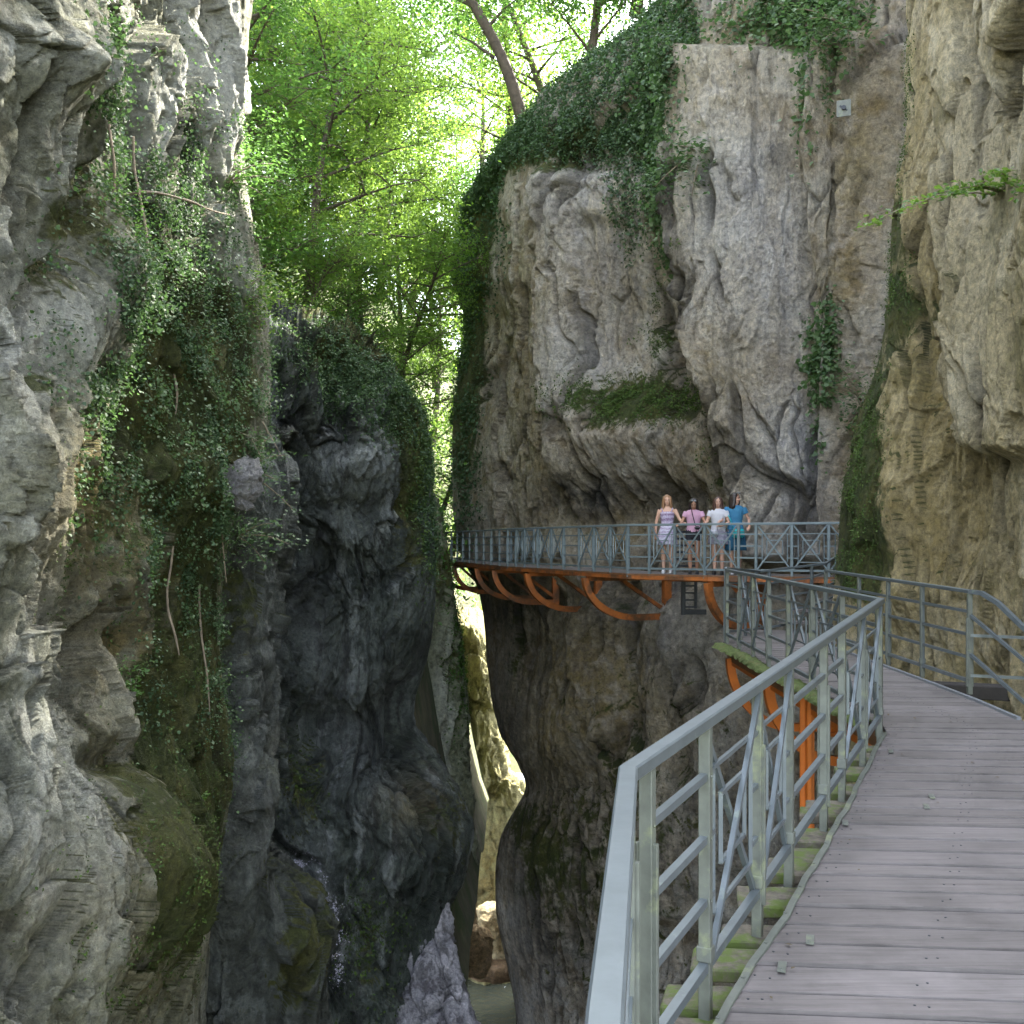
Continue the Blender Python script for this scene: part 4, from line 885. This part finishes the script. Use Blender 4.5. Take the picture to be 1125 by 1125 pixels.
sprig('shrub', P(262,520,15.4), [P(300,478,15.6),P(315,500,15.4),P(305,528,15.3),P(285,470,15.5),P(322,560,15.3)], 620, .070, M['ivy_l'], 'shrub with pale leaves beside the jutting grey rock on the left cliff', 32, .018, 'shrub', rad=.30, flat=.3)
sprig('shrub', P(262,590,15.6), [P(300,575,15.5),P(318,598,15.5),P(292,620,15.4)], 520, .070, M['ivy_l'], 'shrub with pale leaves below the jutting grey rock', 33, .016, 'shrub', rad=.32, flat=.35)
sprig('shrub', P(215,470,14.4), [P(250,452,14.6),P(285,485,14.6),P(240,500,14.2)], 420, .07, M['ivy_l'], 'light shrub above the jutting grey rock on the left cliff', 34, .014, 'shrub', rad=.32)
sprig('fern', P(145,768,11.2), [P(140,722,11.0),P(155,735,10.9),P(134,752,10.9),P(150,762,10.8)], 170, .055, M['leaf_b'], 'small green fern on the bare lower left cliff', 35, .006, 'fern', rad=.09)
sprig('fern', P(216,885,14.0), [P(210,862,13.9),P(226,872,13.9),P(219,905,13.8)], 110, .06, M['leaf_a'], 'tiny yellow green fern low at the right edge of the left cliff', 36, .006, 'fern', rad=.10)
sprig('fern', P(76,915,9.6), [P(66,905,9.5),P(88,905,9.5),P(80,925,9.4)], 90, .045, M['leaf_b'], 'small fern in a hollow at the lower left', 37, .005, 'fern', rad=.07)
sprig('shrub', P(92,420,9.9), [P(78,400,9.8),P(104,398,9.8),P(95,430,9.7),P(72,425,9.7)], 700, .045, M['ivy'], 'dark round shrub low in the ivy on the left cliff', 38, .012, 'shrub', rad=.22, flat=.9)
sprig('shrub', P(120,240,10.6), [P(90,215,10.4),P(150,225,10.6),P(125,280,10.4),P(100,300,10.3),P(160,290,10.8)], 2600, .042, M['leaf_b'], 'fresh green shrub in the upper ivy of the left cliff', 39, .014, 'shrub', rad=.55, flat=.8)
sprig('shrub', P(210,330,13.4), [P(180,300,13),P(235,300,13.6),P(205,360,13.2)], 1400, .052, M['ivy_l'], 'pale shrub high beside the pale trunks on the left cliff', 40, .014, 'shrub', rad=.5, flat=.7)
sprig('shrub', P(248,200,15.0), [P(300,180,15.6),P(290,215,15.4),P(320,205,16),P(270,150,15.4)], 1500, .075, M['leaf_b'], 'green bough hanging from the top edge of the left cliff', 41, .02, 'shrub', rad=.6, flat=.5)
sprig('shrub', P(262,330,15.3), [P(295,300,15.6),P(310,330,15.8),P(290,360,15.4)], 1100, .07, M['leaf_a'], 'bright bough beside the mossy trunk at the edge of the left cliff', 42, .02, 'shrub', rad=.5, flat=.5)
sprig('shrub', P(770,170,25.0), [P(735,190,24.8),P(760,215,24.6),P(745,160,24.8),P(720,205,24.8)], 600, .14, M['ivy_l'], 'light green bush hanging over the corner at the top of the right cliff', 43, .03, 'shrub', rad=.7, flat=.5)
sprig('shrub', P(930,30,22.6), [P(890,20,22.2),P(900,50,22.2),P(870,10,22.4),P(935,60,22.2)], 700, .13, M['ivy_l'], 'feathery bush at the top edge above the grey plate', 44, .03, 'shrub', rad=.7, flat=.5)
sprig('shrub', P(946,440,21.5), [P(915,395,21.3),P(925,425,21.2),P(935,470,21.2)], 360, .12, M['ivy_l'], 'green bush in the corner beside the mossy buttress', 45, .02, 'shrub', rad=.5, flat=.6)
def trunk_thing(name, pts, rads, m, label, cat='tree trunk', group=None, rough=.6, n=14):
    V3 = [Vector(p) for p in pts]; o0 = V3[0]; A = np.array([tuple(p-o0) for p in V3]); ts = seg_ts([10]*(len(V3)-1)); Cc = catmull(A, ts); rr = np.interp(ts, range(len(rads)), rads)
    mb = MB(); mb.tube([tuple(c) for c in Cc], list(rr), n); v = np.array(mb.v); nz = fbm(v*np.array([5,5,1.2]),3,len(label)); ax = np.repeat(Cc, n, axis=0); d = v-ax; v = ax+d*(1+rough*2*nz[:,None]); mb.v = [tuple(q) for q in v]
    o = mb.build(name, m, None, True); o.location = o0; tag(o, label, cat, group); return o
trunk_thing('branch', [P(128,216,11.6),P(165,211,11.6),P(205,220,12.4),P(235,232,13.2),P(252,236,14)], [.014,.018,.018,.014,.006], M['vine'], 'bare grey branch stretching sideways over the ivy', 'branch', n=8)
VN = [(232,210,250,640,15.0),(214,240,224,560,14.2),(222,560,226,790,14.6),(188,330,190,460,13.2),(150,150,160,330,11.6),(120,100,122,300,10.8),(256,380,250,520,15.4),(96,60,98,180,10.2),(185,600,192,720,13.2)]
for i,(x0,y0,x1,y1,d) in enumerate(VN):
    k = 5; pts = [P(x0+(x1-x0)*t+5*math.sin(i+t*6), y0+(y1-y0)*t, d-.25) for t in [q/k for q in range(k+1)]]
    trunk_thing('hanging_vine', pts, [.016]*k+[.006], M['vine'], 'thin bare vine hanging down over the ivy of the left cliff', 'vine', 'bare vines on the left cliff', .15, 6)
rv = random.Random(12)
for i in range(16):
    x = rv.uniform(228,296); y = rv.uniform(430,500); d = 15.2
    trunk_thing('dry_stem', [P(x,y,d),P(x+rv.uniform(-18,18),y-rv.uniform(5,25),d-.2),P(x+rv.uniform(-40,40),y+rv.uniform(-5,40),d-.25)], [.010,.008,.004], M['vine'], 'dry twig arching out of the ledge above the jutting grey rock', 'twig', 'dry twigs above the jutting rock', .1, 5)
# ------------------------------------------------------------------ people
def skin_mat(n, c):
    m, nt, b = mat(n); b.inputs['Base Color'].default_value = (*c,1); b.inputs['Roughness'].default_value = .5; b.inputs['Subsurface Weight'].default_value = .1; b.inputs['Subsurface Radius'].default_value = (.02,.008,.004); return m
def solid(name, mb, vox, m, parent, smooth=3, noise=0, seed=0):
    me = bpy.data.meshes.new('tmp'); me.from_pydata(mb.v, [], mb.f); me.update()
    bm = bmesh.new(); bm.from_mesh(me); bmesh.ops.recalc_face_normals(bm, faces=bm.faces); bm.to_mesh(me); bm.free()
    o = bpy.data.objects.new('tmp', me); C.objects.link(o)
    r = o.modifiers.new('r','REMESH'); r.mode = 'VOXEL'; r.voxel_size = vox
    if smooth: s = o.modifiers.new('s','SMOOTH'); s.iterations = smooth; s.factor = .5
    dg = bpy.context.evaluated_depsgraph_get(); me2 = bpy.data.meshes.new_from_object(o.evaluated_get(dg)); bpy.data.objects.remove(o)
    if noise:
        n = len(me2.vertices); v = np.zeros(n*3,np.float32); me2.vertices.foreach_get('co',v); v = v.reshape(-1,3)
        nn = np.zeros(n*3,np.float32); me2.vertices.foreach_get('normal',nn); nn = nn.reshape(-1,3)
        v = v+nn*(noise*fbm(v.astype(float)*np.array([26,26,5]),3,seed))[:,None]; me2.vertices.foreach_set('co', v.astype(np.float32).ravel()); me2.update()
    me2.name = name; me2.polygons.foreach_set('use_smooth',[True]*len(me2.polygons))
    return link_mesh(name, me2, m, parent)
def ell(mb, c, r, n=14, k=9):
    mb.rings([(c[0],c[1],c[2]+r[2]*math.sin(a),r[0]*math.cos(a)+1e-4,r[1]*math.cos(a)+1e-4) for a in [(-.499+i/(k-1)*.998)*math.pi for i in range(k)]], n)
def hand(mb, wr, d, s, side):
    wr = Vector(wr); d = Vector(d).normalized(); x = Vector((1,0,0)) if abs(d.x) < .8 else Vector((0,-1,0)); x = (x-d*x.dot(d)).normalized(); dn = Vector((0,0,-1)); dn = (dn-d*dn.dot(d)); dn = dn.normalized() if dn.length > .2 else Vector((0,1,0))
    mb.tube([wr, wr+d*.045*s, wr+d*.085*s], [.021*s,.031*s,.026*s], 8)
    for i, (o, l) in enumerate(((-.027,.058),(-.009,.070),(.009,.066),(.026,.050))):
        b = wr+d*.075*s+x*o*s; mb.tube([b, b+d*l*.45*s, b+d*l*.8*s+dn*l*.3*s, b+d*l*.9*s+dn*l*.6*s], [.0088*s,.0083*s,.0078*s,.006*s], 6)
    b = wr+d*.03*s+x*side*.022*s; mb.tube([b, b+x*side*.028*s+d*.02*s, b+x*side*.034*s+d*.048*s+dn*.008*s], [.011*s,.0095*s,.007*s], 6)
def person(px, d, feet, h, rz, label, skin, hairc, hairlen, top, topc, bottom, botc, hem, shoe, armL, armR, yaw=0, bow=0, glasses=False, lean=0, pattern=None):
    s = h/1.70; base = P(px, 600, d); e = empty('person', (base[0], base[1], feet), rz, label, 'person', 'women standing on the far footbridge')
    sk = skin_mat('skin', skin); X = lambda x: x*s
    def V(x,y,z): return Vector((x*s, y*s, z*s))
    mb = MB()
    for q in (-1,1):
        st = .02*q
        mb.tube([V(.085*q,0,.90),V(.088*q,-.008,.70),V(.082*q,-.012,.49),V(.080*q,.012,.34),V(.074*q,.022+st,.09)], [.088*s,.074*s,.051*s,.053*s,.033*s], 12)
        mb.tube([V(.074*q,.045+st,.045),V(.076*q,-.03+st,.045),V(.080*q,-.13+st,.025)], [.036*s,.034*s,.022*s], 8)
    mb.rings([(0,.005*s,z*s,a*s,b*s) for z,a,b in ((.82,.12,.09),(.92,.172,.11),(1.0,.150,.10),(1.10,.122,.085),(1.22,.140,.098),(1.32,.158,.10),(1.39,.150,.075),(1.43,.08,.055))], 20)
    hc = V(0,-.015-.05*bow,1.575-.02*bow)
    mb.tube([V(0,.01,1.38),V(0,.0-.02*bow,1.46),hc+Vector((0,.01*s,-.03*s))], [.060*s,.050*s,.050*s], 12)
    # head in its own frame, then turned
    Rm = Matrix.Rotation(yaw,3,'Z') @ Matrix.Rotation(bow*.6,3,'X')
    hm = MB(); ell(hm,(0,.008,.012),(.074,.092,.100)); ell(hm,(0,-.028,-.050),(.050,.055,.062)); ell(hm,(0,-.055,-.098),(.020,.018,.016))
    hm.tube([(0,-.082,.012),(0,-.098,-.018),(0,-.104,-.030)],[.007,.010,.011],8); ell(hm,(.012,-.088,-.032),(.008,.010,.007),8,5); ell(hm,(-.012,-.088,-.032),(.008,.010,.007),8,5)
    for q in (-1,1): ell(hm,(.075*q,.005,-.008),(.010,.018,.028),8,5); ell(hm,(.032*q,-.066,-.03),(.02,.018,.018),8,5)
    n0 = len(mb.v); mb.v += [tuple(hc+Rm@(Vector(v)*s)) for v in hm.v]; mb.f += [tuple(i+n0 for i in f) for f in hm.f]
    arms = []
    for q, (el, wr, hd) in ((-1, armL), (1, armR)):
        sh = V(.160*q,.005,1.375); el = V(*el); wr = V(*wr); arms.append((sh, el, wr))
        mb.tube([sh, sh.lerp(el,.5), el, el.lerp(wr,.35), wr], [.046*s,.041*s,.033*s,.033*s,.021*s], 10); hand(mb, wr, Vector(hd), s, -q)
    body = solid('body', mb, .0075, sk, e, 4)
    white = simple('eye_white',(.7,.7,.68),.3); dark = simple('iris',(.03,.02,.015),.3); lip = simple('lips',(.45,.14,.12),.5)
    def place(f, name, m):
        t = MB(); f(t); t.v = [tuple(hc+Rm@(Vector(v)*s)) for v in t.v]; return t.build(name, m, e, True)
    for q in (-1,1):
        place(lambda t: ell(t,(.030*q,-.080,.004),(.013,.008,.007),10,7),'eye',dark)
        place(lambda t: t.tube([(.016*q,-.084,.022),(.03*q,-.086,.027),(.044*q,-.078,.022)],.0035,6),'eyebrow',hairc)
    place(lambda t: t.tube([(-.020,-.079,-.062),(0,-.086,-.060),(.020,-.079,-.062)],[.003,.006,.003],6),'mouth',lip)
    # hair
    t = MB(); ell(t,(0,.024,.030),(.088,.098,.100)); hl = hairlen
    for k in range(15):
        a = math.radians(-35+k*(250/14)); cx, cy = .082*math.cos(a), .022+.090*math.sin(a)
        L = hl*(1 if math.sin(a) > -.2 else .9)*(1+.08*math.sin(k*3.1)); out = .02+.02*math.sin(k*2)
        t.tube([(cx*.8,cy*.8,.08),(cx,cy,.02),(cx*1.10,cy+.006,-.08),(cx*(1.15+out*4*(hl>.2)),cy+.01,-.08-(L-.08)*.5),(cx*1.05,cy+.012,-L)],[.026,.028,.028,.026,.012],7)
    t.v = [tuple(hc+Rm@(Vector(v)*s)) for v in t.v]; solid('hair', t, .009, hairc, e, 2, .010, int(px))
    if glasses:
        t = MB()
        for q in (-1,1): t.tube([(.030*q,-.075,.108),(.030*q,-.083,.118)],[.024,.022],12); t.tube([(.054*q,-.068,.106),(.086*q,.02,.06)],.004,5)
        t.tube([(-.01,-.082,.115),(.01,-.082,.115)],.004,5); t.v = [tuple(hc+Rm@(Vector(v)*s)) for v in t.v]; t.build('sunglasses', M['plate'], e, True)
    # clothes
    t = MB()
    if top == 'dress': zs = ((.97,.150,.112),(1.02,.142,.108),(1.10,.130,.096),(1.22,.150,.112),(1.30,.158,.112),(1.335,.145,.098))
    else: zs = ((.93,.176,.122),(1.0,.160,.116),(1.10,.138,.10),(1.22,.158,.115),(1.32,.172,.114),(1.40,.158,.088),(1.435,.09,.064))
    t.rings([(0,.004*s,z*s,a*s,b*s) for z,a,b in zs], 22)
    if top == 'dress':
        for q in (-1,1): t.tube([V(.09*q,-.085,1.31),V(.115*q,-.03,1.41),V(.10*q,.07,1.33)],.016*s,7)
    else:
        for sh, el, wr in arms: t.tube([sh+Vector((0,0,.005*s)), sh.lerp(el, .22), sh.lerp(el,.48)], [.060*s,.062*s,.058*s], 12)
    topo = solid('top' if top!='dress' else 'bodice', t, .008, topc, e, 3, .006, 3)
    t = MB()
    if bottom == 'skirt':
        k = 9; zz = [1.06-(1.06-hem)*i/(k-1) for i in range(k)]; fl = MB(); n = 48; n0 = len(t.v)
        for i, z in enumerate(zz):
            g = i/(k-1); rx = .128+.052*min(1,g*2.2)+.035*g; ry = .098+.030*min(1,g*2.2)+.035*g
            for j in range(n):
                a = 2*math.pi*j/n; rf = 1+.07*g*math.sin(a*9+px)+.03*g*math.sin(a*5+2); t.v.append((rx*rf*math.cos(a)*s, (.004+ry*rf*math.sin(a))*s, z*s))
        for i in range(k-1):
            for j in range(n): a = i*n+j; b = i*n+(j+1)%n; t.f.append((a,b,b+n,a+n))
        t.f.append(tuple(range(n))[::-1]); t.f.append(tuple((k-1)*n+j for j in range(n)))
        t.build('skirt', botc, e, True)
    else:
        t.rings([(0,.004*s,z*s,a*s,b*s) for z,a,b in ((.80,.165,.110),(.86,.180,.120),(.93,.182,.122),(1.0,.160,.112),(1.03,.148,.104))], 22)
        for q in (-1,1): t.tube([V(.085*q,0,.92),V(.090*q,-.005,hem)],[.096*s,.094*s],14)
        solid('shorts', t, .009, botc, e, 2, .003, 5)
    for q in (-1,1):
        st = .02*q; t = MB(); t.tube([V(.074*q,.055+st,.040),V(.075*q,.0+st,.048),V(.077*q,-.07+st,.040),V(.081*q,-.150+st,.028)],[.038*s,.043*s,.042*s,.026*s],10)
        t.rings([(.077*q*s,(-.045+st)*s,z*s,.045*s,.115*s) for z in (.001,.018)],14)
        solid('shoe', t, .008, shoe, e, 2)
    return e, s
def dress_mat(name, a, b, sc=38, wave=True):
    m, nt, bb = mat(name); L = nt.links.new; tc = nd(nt,'ShaderNodeTexCoord'); n = nd(nt,'ShaderNodeTexNoise',Scale=sc,Detail=3); L(tc.outputs['Object'],n.inputs['Vector'])
    wv = nd(nt,'ShaderNodeTexWave',Scale=3.2,Distortion=6); wv.bands_direction = 'Z'; L(tc.outputs['Object'],wv.inputs['Vector'])
    c = ramp(nt, n.outputs[0], [(.44,a),(.54,b)]); c2 = mixc(nt, .6, c, ramp(nt, wv.outputs['Color'], [(.35,a),(.65,b)])) if wave else c
    L(c2, bb.inputs['Base Color']); bb.inputs['Roughness'].default_value = .85; return m
H_lb = simple('light_brown_hair',(.26,.14,.07),.5,0,.35,40); H_dk = simple('black_hair',(.022,.015,.013),.45,0,.3,40); H_br = simple('brown_hair',(.07,.032,.022),.45,0,.35,40)
pink = simple('pink_cotton',(.50,.29,.40),.85,0,.08,14); wht = simple('white_cotton',(.52,.52,.57),.85,0,.06,14); blu = simple('blue_cotton',(.035,.17,.31),.8,0,.12,12); dbl = simple('navy_blue_cotton',(.015,.09,.17),.85,0,.12,12); blk = simple('black_cloth',(.015,.015,.02),.85,0,.2,12)
wsh = simple('white_shoes',(.72,.72,.74),.6,0,.05,10); bsh = simple('black_shoes',(.02,.02,.022),.5,0,.1,10)
fz = -.703
hang = ((-.235,.02,1.10),(-.245,-.03,.86),(0,-.08,-1))
person(733,22.75,fz,1.79,R(-12),'woman in a patterned lilac dress with long light brown hair, one hand on the railing',(.55,.33,.24),H_lb,.30,'dress',dress_mat('lilac_pattern',(.50,.45,.58),(.22,.14,.24)),'skirt',dress_mat('lilac_pattern_skirt',(.60,.58,.70),(.34,.28,.42)),.62,wsh,
  hang, ((.27,-.06,1.16),(.35,-.24,1.08),(.4,-.5,-.05)), yaw=R(6))
person(762,22.3,fz,1.70,R(-10),'woman in a pink top and black shorts with dark curly hair, head bowed',(.38,.20,.13),H_dk,.22,'top',pink,'shorts',blk,.74,bsh,
  ((-.26,-.05,1.15),(-.30,-.24,1.10),(-.3,-.5,-.05)), ((.25,-.08,1.14),(.22,-.29,1.10),(-.1,-.6,0)), bow=.75, glasses=True)
person(789,21.95,fz,1.71,R(-20),'woman in a white t-shirt and grey skirt with very long brown hair and black shoes',(.52,.31,.23),H_br,.38,'top',wht,'skirt',dress_mat('grey_check',(.32,.31,.38),(.20,.19,.25)),.66,bsh,
  ((-.24,-.05,1.14),(-.24,-.26,1.09),(0,-.6,-.1)), ((.23,-.02,1.13),(.12,-.20,1.06),(-.8,-.4,0)), yaw=R(12))
person(808,21.95,fz,1.80,R(-8),'woman in a bright blue top and dark blue skirt with dark hair, looking aside',(.50,.29,.21),H_dk,.26,'top',blu,'skirt',dbl,.50,wsh,
  ((-.27,-.07,1.16),(-.30,-.27,1.10),(-.4,-.5,-.05)), ((.27,.02,1.14),(.27,-.16,.98),(-.3,-.8,-.3)), yaw=R(55), glasses=True)
# things they carry
def bag(name, px, py, d, size, m, label, strap=None, cat='bag'):
    c = Vector(P(px,py,d)); e = empty(name, c, 0, label, cat); w_, dp, h_ = size
    bm = bmesh.new(); bmesh.ops.create_cube(bm, size=1); bmesh.ops.scale(bm, vec=size, verts=bm.verts); bmesh.ops.bevel(bm, geom=list(bm.edges), offset=min(size)*.3, segments=3, affect='EDGES')
    me = bpy.data.meshes.new('pouch'); bm.to_mesh(me); bm.free(); me.polygons.foreach_set('use_smooth',[True]*len(me.polygons)); link_mesh('pouch', me, m, e)
    MB().box((-w_*.48,-dp*.52,h_*.2),(w_*.48,-dp*.52,h_*.2),.008,.012).build('zip', M['plate'], e)
    if strap:
        t = MB(); t.tube([tuple(Vector(P(*q))-c) for q in strap], .009, 6); t.build('strap', blk if cat=='camera' else m, e, True)
    return e
bag('handbag', 811,586,21.66, (.27,.09,.19), simple('turquoise_bag',(.02,.42,.46),.6), 'turquoise bag held in front of the waist of the woman in blue', [(806,582,21.66),(803,572,21.7),(800,566,21.75)])
bag('camera', 766,580,22.05, (.12,.08,.08), blk, 'small black camera hanging on the chest of the woman in pink', [(764,578,22.06),(761,566,22.10),(759,557,22.18)], 'camera')
bag('handbag', 784,586,21.72, (.18,.08,.15), wht, 'small pale patterned bag at the hip of the woman in the white t-shirt', [(787,582,21.72),(791,573,21.75),(794,567,21.80)])
# ------------------------------------------------------------------ light, sky, camera
w = bpy.data.worlds.new('World'); scene.world = w; w.use_nodes = True; nt = w.node_tree
sk = nt.nodes.new('ShaderNodeTexSky'); sk.sky_type = 'NISHITA'; sk.sun_disc = False
SUN_AZ = R(44); SUN_EL = R(45)        # azimuth clockwise from +Y
sk.sun_elevation = SUN_EL; sk.sun_rotation = SUN_AZ; sk.dust_density = 2.5; sk.air_density = 1.0; sk.ozone_density = .6
hs = nt.nodes.new('ShaderNodeHueSaturation'); hs.inputs['Saturation'].default_value = .5; nt.links.new(sk.outputs[0], hs.inputs['Color'])
nt.links.new(hs.outputs[0], nt.nodes['Background'].inputs[0]); nt.nodes['Background'].inputs[1].default_value = .15
ld = bpy.data.lights.new('sun','SUN'); ld.energy = 3.3; ld.angle = R(.53); ld.color = (1,.94,.82)
lo = bpy.data.objects.new('sun', ld); C.objects.link(lo)
sd = Vector((math.sin(SUN_AZ)*math.cos(SUN_EL), math.cos(SUN_AZ)*math.cos(SUN_EL), math.sin(SUN_EL)))
lo.rotation_euler = (-sd).to_track_quat('-Z','Y').to_euler()
cd = bpy.data.cameras.new('camera'); co = bpy.data.objects.new('camera', cd); C.objects.link(co); scene.camera = co
cd.sensor_width = 36; cd.lens = 36*F/1125; cd.shift_y = (HY-562.5)/1125; cd.clip_end = 1500; cd.clip_start = .05
co.location = (0,0,0); co.rotation_euler = (R(90),0,0)
scene.view_settings.view_transform = 'Standard'; scene.view_settings.look = 'None'; scene.view_settings.exposure = 3.7; scene.view_settings.gamma = 1
